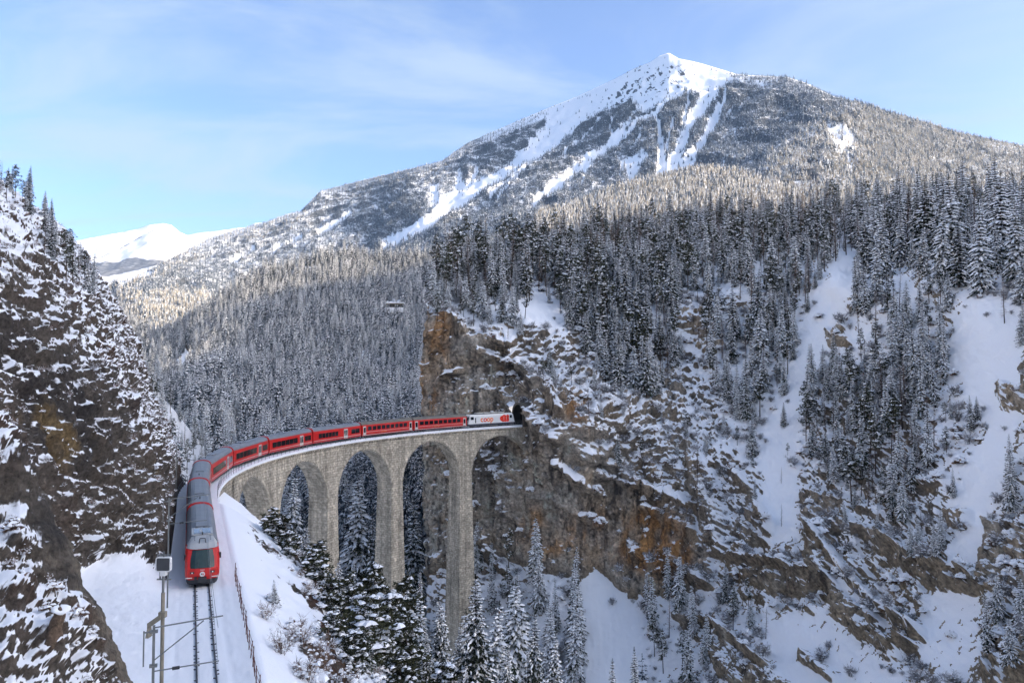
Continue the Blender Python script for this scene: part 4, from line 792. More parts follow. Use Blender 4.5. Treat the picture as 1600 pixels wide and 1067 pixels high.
hb.build('horn_bracket', M_under, root)
for sx in (-1, 1):
    l_ = MB().box(sx * .78 - .16, -.02, 1.16, sx * .78 + .16, .14, 1.30).build('headlight', M_under, root); MB().tube((sx * .78, -.05, 1.23), (sx * .78, 0, 1.23), .055, n=10).build('lens', M_lamp, l_)
    MB().box(sx * 1.36 - .06, 1.05, 2.05, sx * 1.36 + .1, 1.2, 2.5).build('mirror', M_under, root)
    MB().box(sx * 1.0 - .3, -.012, .80, sx * 1.0 + .22, .25, .84).build('stripe', M_white, root)
MB().box(-.32, -.35, .52, .32, .1, .86).build('coupler', M_under, root); MB().box(-.62, -.04, .62, -.4, .1, .9).build('buffer_box', M_under, root)
cr = MB(); cr.tube((0, -.035, 1.07), (0, .1, 1.07), .20, n=18); cr = cr.build('crest', M_white, root)
MB().tube((-.05, -.042, 1.10), (-.05, 0, 1.10), .06, n=10).build('emblem_mark', M_under, cr); MB().box(.03, -.042, 1.0, .10, 0, 1.15).build('emblem_mark', M_redl, cr)
text_mesh('3507', .17, 'number', M_white, root, 0, 0, M=Matrix(((1, 0, 0, 0), (0, 0, -1, -.012), (0, 1, 0, 1.34), (0, 0, 0, 1))))
for sx in (1, -1):
    for i in range(5): win(root, 6.3 + i * 1.75, 6.3 + i * 1.75 + 1.6, 1.42, 2.42, sx)
    door(root, 3.9, 5.5, sx); win(root, 15.6, 17.2, 1.42, 2.42, sx)
stripe(root, 5.6, L - .5, .93, .99, M_white)
# two older coaches
S0 = 7 * CL
def coach(s0, label):
    root, L = car_root('passenger_coach', s0, s0 + 18.5, label); body(root, L, .3, L - .3, M_red, M_roof2)
    for sx in (1, -1):
        for i in range(9):
            y = 2.25 + i * 1.56; f = MB().box(sx * 1.327, y, 1.72, sx * 1.345, y + 1.2, 2.62).build('window', M_glass, root)
        for y in (.7, L - 1.6): door(root, y, y + .9, sx, False)
    stripe(root, 1.75, L - 1.75, 1.30, 1.38, M_cream); stripe(root, .5, L - .5, .60, .68, M_cream)
    text_mesh('Rhätische Bahn', .3, 'lettering', M_yel, root, L * .42, 1.0)
    for i in range(4): MB().box(-.35, 2.5 + i * 4.2, 3.74, .35, 3.4 + i * 4.2, 3.84).build('roof_vent', M_roof2, root)
    MB().box(-.8, L - .31, .7, .8, L + .29, 3.2).build('gangway', M_under, root)
coach(S0, 'older red coach with a row of small windows above the third arch')
coach(S0 + 18.5, 'older red coach coupled right behind the white locomotive')
# the white locomotive
root, L = car_root('locomotive', S0 + 37, S0 + 53, 'white electric locomotive with coop lettering entering the tunnel', 'locomotive')
LB = [(-1.3, .86), (-1.36, 1.0), (-1.36, 2.95), (-1.18, 3.35), (-.6, 3.45), (.6, 3.45), (1.18, 3.35), (1.36, 2.95), (1.36, 1.0), (1.3, .86)]
def lr(y, s=0.0, sh=0.0): return [(x, y + (sh * max(0, (z - 1.7)) if z > 1.7 else 0), z) for x, z in LB]
MB().loft([lr(.42, 0, .42), lr(1.6), lr(L - 1.6), lr(L - .42, 0, -.42)]).build('body', M_white, root)
MB().box(-1.3, .5, .4, 1.3, L - .5, .857).build('underframe', plain('dark_blue_grey_frame', (.04, .045, .065), .6, 0, .3, 3), root)
for yb in (3.3, L - 3.3):
    b_ = MB().box(-1.1, yb - 1.7, .2, 1.1, yb + 1.7, .45).build('bogie', M_under, root)
    for yy in (yb - 1.1, yb + 1.1):
        for sx in (-1, 1): MB().tube((sx * .5, yy, .5), (sx * .62, yy, .5), .5, n=14).build('wheel', M_rail, b_)
for sx in (1, -1):
    win(root, 1.25, 2.15, 2.05, 2.85, sx, x=1.36); win(root, L - 2.05, L - 1.3, 2.05, 2.85, sx, x=1.36)
    MB().box(sx * 1.355, 2.6, 1.15, sx * 1.372, 2.9, 2.55).build('door_window', M_glass, root)
    for i, (ch, m_) in enumerate(zip('coop', (M_orange, M_redl, M_orange, M_orange))):
        text_mesh(ch, 2.1, 'letter', m_, root, (4.75 + i * 1.08) if sx > 0 else (4.75 + (3 - i) * 1.08), 1.38, x=1.372, off_=.055, sx=sx)
    for j, (cy_, cz_, rr) in enumerate(((L - 4.6, 2.0, .72), (L - 3.9, 2.2, .85), (L - 3.05, 2.05, .75), (L - 3.5, 1.65, .62), (L - 4.25, 1.6, .55), (L - 2.75, 2.5, .5), (L - 2.75, 1.55, .5))):
        MB().tube((sx * 1.36, cy_, cz_), (sx * (1.372 + .003 * j), cy_, cz_), rr, n=24).build('red_emblem', M_redl, root)
    for j in range(2): MB().box(sx * 1.37, L - 4.05 + j * .85, 1.5, sx * 1.398, L - 3.98 + j * .85, 2.6).build('emblem_line', M_white, root)
MB().loft([[(-1.0, .52, 1.95), (1.0, .52, 1.95), (.95, .86, 2.85), (-.95, .86, 2.85)], [(-1.0, .62, 1.95), (1.0, .62, 1.95), (.95, .96, 2.85), (-.95, .96, 2.85)]]).build('windscreen', M_glass, root)
MB().box(-1.0, 3.2, 3.46, 1.0, L - 3.4, 3.62).build('roof_hood', M_roof2, root)
for i in range(4): MB().box(-.8, 3.6 + i * 2.4, 3.6, .8, 5.3 + i * 2.4, 3.82).build('roof_box', M_cream, root)
for yp in (2.6, L - 2.8):
    p_ = MB(); p_.box(-.7, yp - .8, 3.5, .7, yp + .8, 3.6); p_.tube((-.5, yp - .7, 3.62), (-.2, yp + .8, 3.9), .03); p_.tube((.5, yp - .7, 3.62), (.2, yp + .8, 3.9), .03); p_.tube((-.8, yp + .8, 3.92), (.8, yp + .8, 3.92), .035); p_.build('pantograph', M_under, root)
for yb in (.12, L - .12):
    for x in (-.6, .6): MB().tube((x, yb - .2, .9), (x, yb + .2, .9), .16, n=10).build('buffer', M_under, root)

# ---------------------------------------------------------------- overhead line masts, signal, fence
def mast(s, o_, label, zt=7.1, far_=False):
    b = track(s, o_); e = tag(empty('catenary_mast', b, -heading(s)), label, 'mast', 'catenary masts beside the track')
    MB().box(-.055, -.055, -2.0, .055, .055, zt).build('pole', M_steel, e)
    MB().tube((0, 0, zt - .1), (-o_ + .35, 0, zt + .1), .035, n=6).build('top_arm', M_steel, e); MB().tube((0, 0, zt - 1.5), (-o_ - .45, 0, zt - .02), .028, n=6).build('strut', M_steel, e)
    l_ = MB().tube((0, 0, zt - 1.95), (-o_ + .2, 0, zt - 1.85), .03, n=6).build('lower_arm', M_steel, e)
    MB().tube((.75, 0, zt - 1.93), (1.05, 0, zt - 1.92), .075, n=8).build('insulator', M_under, l_)
    if not far_:
        for z_ in (zt - .3, zt - 1.75): MB().box(-.16, -.14, z_, .16, .14, z_ + .08).build('clamp', M_steel, e)
        MB().box(-.42, -.03, zt - 1.7, -.36, .03, zt - .2).build('tension_rod', M_steel, e); MB().box(-.42, -.02, zt - .3, 0, .02, zt - .24).build('bracket', M_steel, e)
    return e
mast(-32.4, -2.45, 'grey steel mast with two arms over the track at the bottom edge')
mast(-4.5, -2.5, 'grey steel mast with two arms beside the leading carriage', 8.1)
mast(40, -2.6, 'thin steel mast against the dark rock behind the third carriage', 7.6, True)
mast(158.5, -2.75, 'thin steel mast on the viaduct behind the older coaches', 6.6, True)
mb = MB(); cw = [-32.4, -4.5, 18, 40, 62, 84, 108, 133, 158.5, 186]; w0_ = track(-32.4, 0, 5)
for z0_, sag in ((5.35, 0), (6.7, .7)):
    pts = []
    for a, b in zip(cw[:-1], cw[1:]):
        for f in np.linspace(0, 1, 7)[:-1]: pts.append(track(a + (b - a) * f, .15, z0_ - sag * 4 * f * (1 - f)))
    for a, b in zip(pts[:-1], pts[1:]): mb.tube(a, b, .011, n=4, caps=False)
tag(wb(mb, 'overhead_wire', M_steel, None, np.zeros(3)), 'thin overhead contact wire running above the train', 'wire')
sb = unp(254, 975, 36.5); e = tag(empty('track_signal', sb), 'square dark panel in a pale rounded frame on a post by the rocks', 'signal')
sz = lambda v: float(unp(254, v, 36.5)[2] - sb[2])
MB().tube((0, 0, -4.5), (0, 0, sz(926)), .09, n=8).build('lower_post', M_beige, e); MB().tube((0, 0, sz(926)), (0, 0, sz(893)), .06, n=8).build('upper_post', M_steel, e)
def rrect(w_, h_, r, y, n=5):
    o_ = []
    for cx_, cz_, a0 in ((w_ - r, h_ - r, 0), (-w_ + r, h_ - r, 90), (-w_ + r, -h_ + r, 180), (w_ - r, -h_ + r, 270)):
        for k in range(n + 1): a = radians(a0 + 90 * k / n); o_.append((cx_ + r * cos(a), y, cz_ + r * sin(a)))
    return o_
zc = sz(882)
pf = MB().loft([[(x, y, z + zc) for x, y, z in rrect(.345, .335, .1, yy)] for yy in (-.06, .1)]).build('panel_frame', M_white, e)
MB().loft([[(x, y, z + zc) for x, y, z in rrect(.295, .285, .07, yy)] for yy in (-.068, -.05)]).build('dark_panel', M_grn, pf)
MB().box(-.3, -.03, zc + .40, .32, .03, zc + .45).build('crossbar', M_steel, e); MB().box(-.03, -.03, zc + .3, .03, .03, zc + .58).build('spike', M_steel, e)
MB().box(-.36, .12, zc - .75, .30, .17, zc - .69).build('crossbar', M_steel, e); MB().box(-.24, .12, zc - .72, -.18, .18, zc - .2).build('spike', M_steel, e)
MB().box(-.12, -.1, sz(898) - .05, .12, .14, sz(893) + .04).build('clamp', M_white, e)
zz_ = sz(962); ab = MB().loft([[(-.02, -.2, zz_ - .12), (-.02, .2, zz_ - .12), (-.02, .2, zz_ + .14), (-.02, -.2, zz_ + .14)], [(-.62, -.2, zz_ - .55), (-.62, .2, zz_ - .55), (-.62, .2, zz_ - .28), (-.62, -.2, zz_ - .28)], [(-.70, -.2, zz_ - .95), (-.70, .2, zz_ - .95), (-.55, .2, zz_ - .95), (-.55, -.2, zz_ - .95)]]).build('cable_duct', M_beige, e)
MB().box(-.14, -.16, zz_ - .05, .16, .1, zz_ + .2).build('junction_box', M_orange if False else M_beige, e)

fb = track(-16.0, 2.75); fe_ = tag(empty('lineside_fence', fb), 'rusty red lineside fence of thin posts along the snowy bank', 'fence')
for s in np.arange(-42, 3.6, 1.55):
    mb = MB(); mb.tube(track(s, 2.62 + .04 * sin(s * 3), -.6), track(s, 2.66 + .07 * sin(s * 5), 1.02 + .1 * sin(s * 2.3)), .03, n=5); wb(mb, 'post', M_rust, fe_, fb)
for z_ in (.95, .55, .15):
    mb = MB(); pts = [track(s, 2.64 + .05 * sin(s * 5), z_ + .05 * sin(s * 2.3)) for s in np.arange(-42, 3.6, 1.55)]
    for a, b in zip(pts[:-1], pts[1:]): mb.tube(a, b, .015, n=4)
    wb(mb, 'fence_rail', M_rust, fe_, fb)

# road gallery on the far slope
gb = unp(616, 479, 790) ; e = tag(empty('road_gallery', gb), 'small dark concrete road gallery under a snowy roof on the forested slope', 'gallery')
MB().box(-9, -2, -6, 10, 6, -1).build('retaining_wall', M_snow, e); MB().box(-8, 0, 2.6, 9, 8, 3.4).build('roof_slab', M_beige, e); MB().box(-8.3, -.3, 3.4, 9.3, 8, 4.3).build('roof_snow', M_snow, e)
MB().box(-8, 7, -1, 9, 8, 2.6).build('back_wall', M_grn, e)
for i in range(7): MB().box(-8 + i * 2.75, .2, -1, -7.6 + i * 2.75, .7, 2.6).build('pillar', M_beige, e)
M_bark = plain('weathered_wood', (.11, .075, .05), .95, 0, .6, 9, .9)

d_ = prj(LPt); m_ = np.abs(d_[0] - 84) + np.abs(d_[1] - 992) + 1e3 * ((d_[2] > 48) | (d_[2] < 8)); k_ = np.unravel_index(np.argmin(m_), m_.shape); sb = LPt[k_]
st_ = tag(empty('tree_stump', sb), 'broken weathered tree stump with a snow cap on the near rock spur', 'tree stump'); rs_ = np.random.default_rng(5)
rings = []
for f in np.linspace(0, 1, 12):
    rr = .34 - .15 * f; rings.append([(rr * (1 + .55 * rs_.normal() * .22 + .2 * sin(5 * a)) * cos(a) + .30 * f * f, rr * (1 + rs_.normal() * .12) * sin(a), -.5 + (1.45 + .22 * (f > .95) * rs_.random()) * f) for a in np.linspace(0, 2 * pi, 17)[:-1]])
MB().loft(rings).build('trunk', M_bark, st_, smooth=True)
rings = [[(q * cos(a) * (1 + .3 * sin(2 * a + 1) + .2 * sin(3 * a)) + .28, q * sin(a) * (1 + .3 * cos(3 * a)), z_ - .62 + .08 * sin(2 * a)) for a in np.linspace(0, 2 * pi, 13)[:-1]] for q, z_ in ((.20, 1.50), (.30, 1.56), (.29, 1.66), (.18, 1.74), (.04, 1.77))]
MB().loft(rings).build('snow_cap', M_snow, st_, smooth=True)
m_ = np.abs(d_[0] - 58) + np.abs(d_[1] - 547) + 1e3 * (d_[2] < 20) + d_[2] * .3; rc = LPt[np.unravel_index(np.argmin(m_), m_.shape)] + np.array((.1, -.35, .2)); e = tag(empty('white_ring', rc), 'small white ring hung on the dark rock face of the left hillside', 'ring')  # plain white ring on the rock, its use unknown
mb = MB(); pts = [(.36 * cos(a), 0, .36 * sin(a)) for a in np.linspace(0, 2 * pi, 25)]
for a, b in zip(pts[:-1], pts[1:]): mb.tube(a, b, .07, n=6, caps=False)
mb.build('ring', M_white, e); MB().tube((0, .1, 0), (0, 1.5, 0), .04).build('anchor_bolt', M_steel, e)
# ---------------------------------------------------------------- trees
def leafmat(name, c, var=.35, sat=None):
    m, t, b = newmat(name); L = t.links.new; oi = N(t, 'ShaderNodeObjectInfo'); g = N(t, 'ShaderNodeNewGeometry')
    n = N(t, 'ShaderNodeTexNoise'); n.inputs['Scale'].default_value = .9; n.inputs['Detail'].default_value = 4; L(g.outputs['Position'], n.inputs['Vector'])
    a = N(t, 'ShaderNodeMath', operation='ADD'); L(oi.outputs['Random'], a.inputs[0]); L(n.outputs[0], a.inputs[1])
    r = N(t, 'ShaderNodeMapRange'); r.inputs[1].default_value = .3; r.inputs[2].default_value = 1.7; r.inputs[3].default_value = 1 - var; r.inputs[4].default_value = 1 + var; L(a.outputs[0], r.inputs[0])
    x = N(t, 'ShaderNodeMixRGB', blend_type='MULTIPLY'); x.inputs[0].default_value = 1; x.inputs[1].default_value = (*c, 1); L(r.outputs[0], x.inputs[2]); L(x.outputs[0], b.inputs['Base Color'])
    b.inputs['Roughness'].default_value = .8; b.inputs['Specular IOR Level'].default_value = .15
    return m
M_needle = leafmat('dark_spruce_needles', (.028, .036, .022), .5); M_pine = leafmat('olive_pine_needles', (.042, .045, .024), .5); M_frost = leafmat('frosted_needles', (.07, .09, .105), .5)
M_frostfar = leafmat('distant_frosted_needles', (.165, .19, .215), .4); M_larch = leafmat('bare_larch_twigs', (.17, .105, .07), .4); M_larchfar = leafmat('sun_warmed_frosted_larch', (.42, .38, .31), .3); M_twig = leafmat('brown_shrub_twigs', (.15, .095, .065), .5)  # distant larch tone includes the warmth of sunlight
M_trunk = plain('conifer_bark', (.075, .055, .045), .9, 0, .4, 4); M_tsnow = plain('snow_on_branches', (.90, .91, .925), .8, 0, .04, 2)
class TM:
    """triangle soup"""
    def __init__(s): s.v = []; s.f = []
    def tri(s, a, b, c): n = len(s.v); s.v += [a, b, c]; s.f.append((n, n + 1, n + 2))
    def quad(s, a, b, c, d): n = len(s.v); s.v += [a, b, c, d]; s.f.append((n, n + 1, n + 2, n + 3))
    def mesh(s, name):
        me = bpy.data.meshes.new(name); me.from_pydata([tuple(map(float, p)) for p in s.v], [], s.f); me.update(); return me
def blob(S, c, r, rs, flat=.6, n=6, jit=.3):
    """small dome of snow"""
    c = np.asarray(c, float); ring1 = []; ring2 = []
    for k in range(n):
        a = 2 * pi * k / n + rs.uniform(0, .5); q = 1 + rs.uniform(-jit, jit)
        ring1.append(c + np.array((cos(a) * r * q, sin(a) * r * q, -r * flat * .35))); ring2.append(c + np.array((cos(a) * r * .6 * q, sin(a) * r * .6 * q, r * flat * .45)))
    top = c + np.array((0, 0, r * flat * .8)); b = len(S.v); S.v += ring1 + ring2 + [top]
    for k in range(n): S.f.append((b + k, b + (k + 1) % n, b + n + (k + 1) % n, b + n + k)); S.f.append((b + n + k, b + n + (k + 1) % n, b + 2 * n))
def cone_tree(seed, h=20., rad=4., snow=.45, tiers=5, n=7):
    rs = np.random.default_rng(seed); Nn = TM(); S = TM()
    for t in range(tiers):
        f = t / tiers; zb = h * (.02 + .9 * f * 1.02); zt = min(h, zb + h * .40 * (1 - .35 * f)); r = rad * (1 - f) ** .85; a0 = rs.uniform(0, 6)
        ring = [np.array((cos(a0 + 2 * pi * k / n) * r * q, sin(a0 + 2 * pi * k / n) * r * q, zb + rs.uniform(-.05, .05) * h)) for k, q in enumerate(rs.uniform(.55, 1.2, n))]; ap = np.array((rs.uniform(-.2, .2), rs.uniform(-.2, .2), zt))
        for k in range(n):
            m = (ring[k] + ring[(k + 1) % n]) / 2 * np.array((.62, .62, 1)) + np.array((0, 0, .04 * h))
            (S if rs.random() < snow else Nn).tri(ring[k], m, ap); (S if rs.random() < snow else Nn).tri(m, ring[(k + 1) % n], ap)
    return trunk_mesh(h * .5, .12, 4), Nn.mesh('crown'), S.mesh('snow_cover')
def trunk_mesh(h, r, n=6, bend=0.0, rs=None):
    mb = MB(); rings = []
    for k in range(5):
        f = k / 4; x = bend * f * f; rr = r * (1 - f) + .02
        rings.append([(x + rr * cos(2 * pi * i / n), rr * sin(2 * pi * i / n), h * f - (.6 if k == 0 else 0)) for i in range(n)])
    return mb.loft(rings).mesh('trunk')
def spruce(seed, h=22., rad=3.4, lv=34, per=7, seg=4, snow=.7, droop=.55, rise=.12, z0=.08, power=.85, fat=1.0, thick=1.0):
    rs = np.random.default_rng(seed); Nn = TM(); S = TM(); Z = np.array((0, 0, 1.))
    for i in range(lv):
        f = i / (lv - 1); z = h * (z0 + (1 - z0) * f ** .95) - .1; Lb = rad * (1 - f) ** power * rs.uniform(.82, 1.12) + .22
        if f < .12: Lb *= .75 + 2 * f
        p_ = per if f < .75 else max(4, per - 2); a0 = rs.uniform(0, 6.3)
        for k in range(p_):
            az = a0 + 2 * pi * k / p_ + rs.uniform(-.3, .3); L = Lb * rs.uniform(.68, 1.15); D = np.array((cos(az), sin(az), 0)); Pp = np.array((-sin(az), cos(az), 0))
            dr = droop * rs.uniform(.7, 1.3) * (1.1 - .6 * f); ri = rise + .55 * f ** 3 * .6; zz = z + rs.uniform(-.15, .15) * h / lv * 2
            pts = []; ws = []
            for q in range(seg + 1):
                t = q / seg; pts.append(D * (L * t) + Z * (zz + ri * L * t - dr * L * t * t) + Pp * rs.uniform(-.05, .05) * L * t); ws.append(fat * .34 * L ** .75 * (1 - t) ** .55 * min(1, .45 + 2 * t) + .05)
            for q in range(seg):
                a, b = pts[q], pts[q + 1]; m = (a + b) / 2
                for sg in (1, -1):
                    wq = ws[q] * rs.uniform(.75, 1.25); tip = m + Pp * sg * wq + D * (L / seg * .55) - Z * wq * rs.uniform(.35, .75); Nn.tri(a, b, tip)
                    wq = ws[q] * rs.uniform(.5, 1.0); tip = b + Pp * sg * wq + D * (L / seg * .3) - Z * wq * rs.uniform(.5, 1.0); Nn.tri(m, b, tip)
                Nn.tri(a, b, m - Z * ws[q] * rs.uniform(.5, 1.1))
            if L > .5:
                st = 0 if rs.random() < .3 else 1
                for q in range(st, seg):
                    if rs.random() > snow: continue
                    a, b = pts[q], pts[q + 1]; k1 = rs.uniform(.45, .95) * min(1.0, snow + .25); h_ = rs.uniform(.07, .16) * thick * (L ** .4); e0, e1 = ws[q] * k1, (ws[q + 1] if q < seg - 1 else ws[q] * .25) * k1
                    ca, cb = a + Z * h_, b + Z * h_ * .9 + D * .06; l0, l1 = a + Pp * e0 - Z * (e0 * .42 - .03), b + Pp * e1 - Z * (e1 * .42 - .03); r0, r1 = a - Pp * e0 - Z * (e0 * .42 - .03), b - Pp * e1 - Z * (e1 * .42 - .03)
                    S.quad(l0, ca, cb, l1); S.quad(ca, r0, r1, cb)
    Nn.tri(np.array((-.12, 0, h - .8)), np.array((.12, 0, h - .8)), np.array((0, 0, h + .25)))
    return trunk_mesh(h * .98, h * .0105 + .05), Nn.mesh('crown'), S.mesh('snow_cover')
def pine(seed, h=20., rad=2.6, start=.38, nb=34, clump=.95, snow=.6, tufts=26, bend=0., snowr=.62):
    rs = np.random.default_rng(seed); Nn = TM(); S = TM()
    for i in range(nb):
        f = start + (1 - start) * (i + rs.uniform(0, .8)) / nb; prof = sin(pi * min(1, max(0.08, (f - start) / (1 - start)) * .82 + .16)) ** .7
        az = rs.uniform(0, 6.3); L = rad * prof * rs.uniform(.45, 1.1); D = np.array((cos(az), sin(az), 0)); c0 = np.array((bend * f * f, 0, h * f)); tip = c0 + D * L + np.array((0, 0, L * rs.uniform(-.15, .35)))
        pp = np.array((-sin(az), cos(az), 0)) * .05
        Nn.tri(c0 + pp, c0 - pp, tip)
        for cc, cs in ((tip, 1.0), ((c0 + tip) / 2 + np.array((0, 0, .1)), .75)):
            r = clump * cs * rs.uniform(.7, 1.25) * (.6 + .5 * prof)
            for _ in range(int(tufts * cs)):
                d = rs.normal(size=3); d /= np.linalg.norm(d) + 1e-6; p = cc + d * r * rs.uniform(.2, 1) * np.array((1, 1, .6)); t1 = rs.normal(size=3) * r * .24; t2 = rs.normal(size=3) * r * .24 + d * r * .28; Nn.tri(p - t1 * .6, p + t1 * .6, p + t2)
            if rs.random() < snow:
                for _ in range(rs.integers(2, 5)): blob(S, cc + np.array((rs.uniform(-.6, .6) * r, rs.uniform(-.6, .6) * r, r * rs.uniform(.0, .42))), r * snowr * rs.uniform(.28, .85), rs, rs.uniform(.5, 1.0), 6, .5)
    return trunk_mesh(h, h * .0095 + .05, bend=bend), Nn.mesh('crown'), S.mesh('snow_cover')
def larch(seed, h=22., rad=2.3, nb=70, tw=7, snow=.5, wid=.05):
    rs = np.random.default_rng(seed); Nn = TM(); S = TM(); Z = np.array((0, 0, 1.))
    for i in range(nb):
        f = .14 + .85 * i / nb; az = rs.uniform(0, 6.3); L = (rad * (1 - f) ** .7 + .3) * rs.uniform(.6, 1.15); D = np.array((cos(az), sin(az), 0)); Pp = np.array((-sin(az), cos(az), 0)); c0 = Z * h * f; tip = c0 + D * L + Z * L * rs.uniform(-.25, .25)
        Nn.tri(c0 - Z * wid, c0 + Z * wid, tip)
        for _ in range(tw):
            t = rs.uniform(.2, 1); p = c0 + (tip - c0) * t; d = (Pp * rs.uniform(-1, 1) + D * rs.uniform(0, .6) - Z * rs.uniform(-.2, .7)) * L * .32; s_ = Z * wid * .8 + Pp * wid * .5; Nn.tri(p - s_, p + s_, p + d)
        if rs.random() < snow:
            a = c0 + (tip - c0) * .25; S.quad(a + Pp * .1 + Z * .05, tip + Z * .05, a - Pp * .1 + Z * .05, a + Z * .1)
    return trunk_mesh(h, h * .009 + .04), Nn.mesh('crown'), S.mesh('snow_cover')
def shrub(seed, r=1.2, n=60, sn=14, tall=1.0):
    rs = np.random.default_rng(seed); Nn = TM(); S = TM()
    for _ in range(n):
        d = rs.normal(size=3); d[2] = abs(d[2]) * tall; d /= np.linalg.norm(d); p = d * r * rs.uniform(.1, .7); t = rs.normal(size=3) * r * .07; Nn.tri(p - t, p + t, p + d * r * rs.uniform(.25, .55) + rs.normal(size=3) * .1 * r)
    for _ in range(sn):
        d = rs.normal(size=3); d[2] = abs(d[2]) * tall + .35; d /= np.linalg.norm(d); blob(S, d * r * rs.uniform(.45, .9), r * rs.uniform(.14, .36), rs, .65, 5, .5)
    return trunk_mesh(r * .8, .05, 4), Nn.mesh('crown'), S.mesh('snow_cover')
def twigs(seed, r=1.5, stems=16, sub=16, wd=.013):
    rs = np.random.default_rng(seed); Nn = TM(); S = TM(); Z = np.array((0, 0, 1.))
    for _ in range(stems):
        az = rs.uniform(0, 6.3); ln = r * rs.uniform(.7, 1.25); D = np.array((cos(az), sin(az), 0)) * rs.uniform(.25, .85) + Z; D /= np.linalg.norm(D); b = np.array((rs.normal() * .2, rs.normal() * .2, -.1)); Pp = np.cross(D, Z); Pp /= np.linalg.norm(Pp) + 1e-6
        Nn.tri(b - Pp * wd * 1.6, b + Pp * wd * 1.6, b + D * ln)
        for _ in range(sub):
            t = rs.uniform(.25, .98); p = b + D * ln * t; d = D * .5 + rs.normal(size=3) * .55 + Z * .15; d *= ln * .42 * (1.15 - t * .6) / np.linalg.norm(d); q = np.cross(d, rs.normal(size=3)); q *= wd / (np.linalg.norm(q) + 1e-6); Nn.tri(p - q, p + q, p + d)
            for _ in range(2): e_ = p + d * rs.uniform(.3, .8); d2 = d * .35 + rs.normal(size=3) * .1 * ln; Nn.tri(e_ - q * .7, e_ + q * .7, e_ + d2)
            if rs.random() < .16: blob(S, p + d * .6, rs.uniform(.05, .15), rs, .6, 5, .5)
    for _ in range(6): blob(S, np.array((rs.normal() * .5, rs.normal() * .5, rs.uniform(0, .5))), rs.uniform(.15, .4), rs, .6, 6, .5)
    return trunk_mesh(r * .5, .03, 4), Nn.mesh('crown'), S.mesh('snow_cover')
KIND = {}
def proto(key, parts, mats, name):
    t, c, s = parts; t.materials.append(M_trunk); c.materials.append(mats); s.materials.append(M_tsnow); KIND[key] = (t, c, s, name)
for i in range(4): proto('heavy%d' % i, spruce(100 + i, 22, 3.3 + .35 * i, 30, 7, 4, .88, .62, .10, .05, .8, 1.15, 1.6), M_needle, 'spruce_tree')
for i in range(4): proto('dark%d' % i, spruce(200 + i, 22, 3.3 + .3 * i, 34, 7, 4, .60, .55, .13, .07, .85, 1.0, 1.15), M_needle, 'spruce_tree')
for i in range(4): proto('slim%d' % i, spruce(300 + i, 20, 1.9 + .2 * i, 30, 6, 3, .82, .6, .08, .08, .75, 1.1, 1.3), M_needle, 'spruce_tree')
for i in range(5): proto('pine%d' % i, pine(400 + i, 20, 2.3 + .2 * i, .28 + .05 * i, 30, 1.0, .55, 26, (-1) ** i * .5 * i), M_pine, 'pine_tree')
for i in range(3): proto('larch%d' % i, larch(500 + i, 22, 2.2 + .3 * i), M_larch, 'larch_tree')
proto('near0', spruce(601, 26, 4.6, 46, 9, 6, .55, .55, .14, .04, .9, .95, 1.1), M_needle, 'spruce_tree')
proto('near1', spruce(602, 24, 4.0, 42, 8, 6, .66, .58, .10, .05, .85, 1.0, 1.5), M_needle, 'spruce_tree')
proto('near2', pine(603, 18, 3.1, .14, 60, 1.15, .5, 46, .6, .7), M_pine, 'pine_tree')
proto('near3', pine(604, 16, 3.4, .12, 56, 1.2, .62, 46, -.8, .85), M_pine, 'pine_tree')
for i in range(4): proto('shrub%d' % i, shrub(700 + i, 1.2, 90, 26 + 8 * i), M_twig, 'shrub')
M_ftwig = leafmat('frosted_grey_twigs', (.30, .29, .29), .5)
for i in range(3): proto('frostbush%d' % i, twigs(740 + i, 1.6, 22, 16, .028), M_ftwig, 'shrub')
for i in range(2): proto('twig%d' % i, twigs(720 + i), M_twig, 'shrub')
def place(key, loc, sc_, rz, label, cat, group=None, sxy=1.0):
    t, c, s, name = KIND[key]; e = empty(name, loc, rz); e.scale = (sc_ * sxy, sc_ * sxy, sc_); e.rotation_euler = (rng.normal(0, .03), rng.normal(0, .03), rz); tag(e, label, cat, group)
    link('trunk', t, None, e); o = link('crown', c, None, e); tag(link('snow_cover', s, None, o), kind='stuff'); return e
PROTO_H = {'heavy': 22, 'dark': 22, 'slim': 20, 'pine': 20, 'larch': 22, 'near0': 26, 'near1': 24, 'near2': 18, 'near3': 16}

def joined(key, name, fmat=None):
    """one mesh of trunk, crown and snow for the uncounted masses"""
    t, c, s, _ = KIND[key]; bm = bmesh.new()
    for i, m in enumerate((t, c, s)):
        k = len(bm.faces); bm.from_mesh(m); bm.faces.ensure_lookup_table()
        for f in bm.faces[k:]: f.material_index = i
    me = bpy.data.meshes.new(name); bm.to_mesh(me); bm.free()
    for m in (M_trunk, fmat or c.materials[0], M_tsnow): me.materials.append(m)
    return me
LODC = {}
def lod(key, parts, mat):
    KIND[key] = (*parts, 'x'); parts[0].materials.append(M_trunk); parts[1].materials.append(mat); parts[2].materials.append(M_tsnow)
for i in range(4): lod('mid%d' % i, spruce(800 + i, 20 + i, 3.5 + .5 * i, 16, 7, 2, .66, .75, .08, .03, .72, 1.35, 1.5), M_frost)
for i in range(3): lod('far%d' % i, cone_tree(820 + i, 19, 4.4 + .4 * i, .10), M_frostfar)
for i in range(3): lod('gold%d' % i, cone_tree(840 + i, 19, 4.2 + .4 * i, .22), M_larchfar)
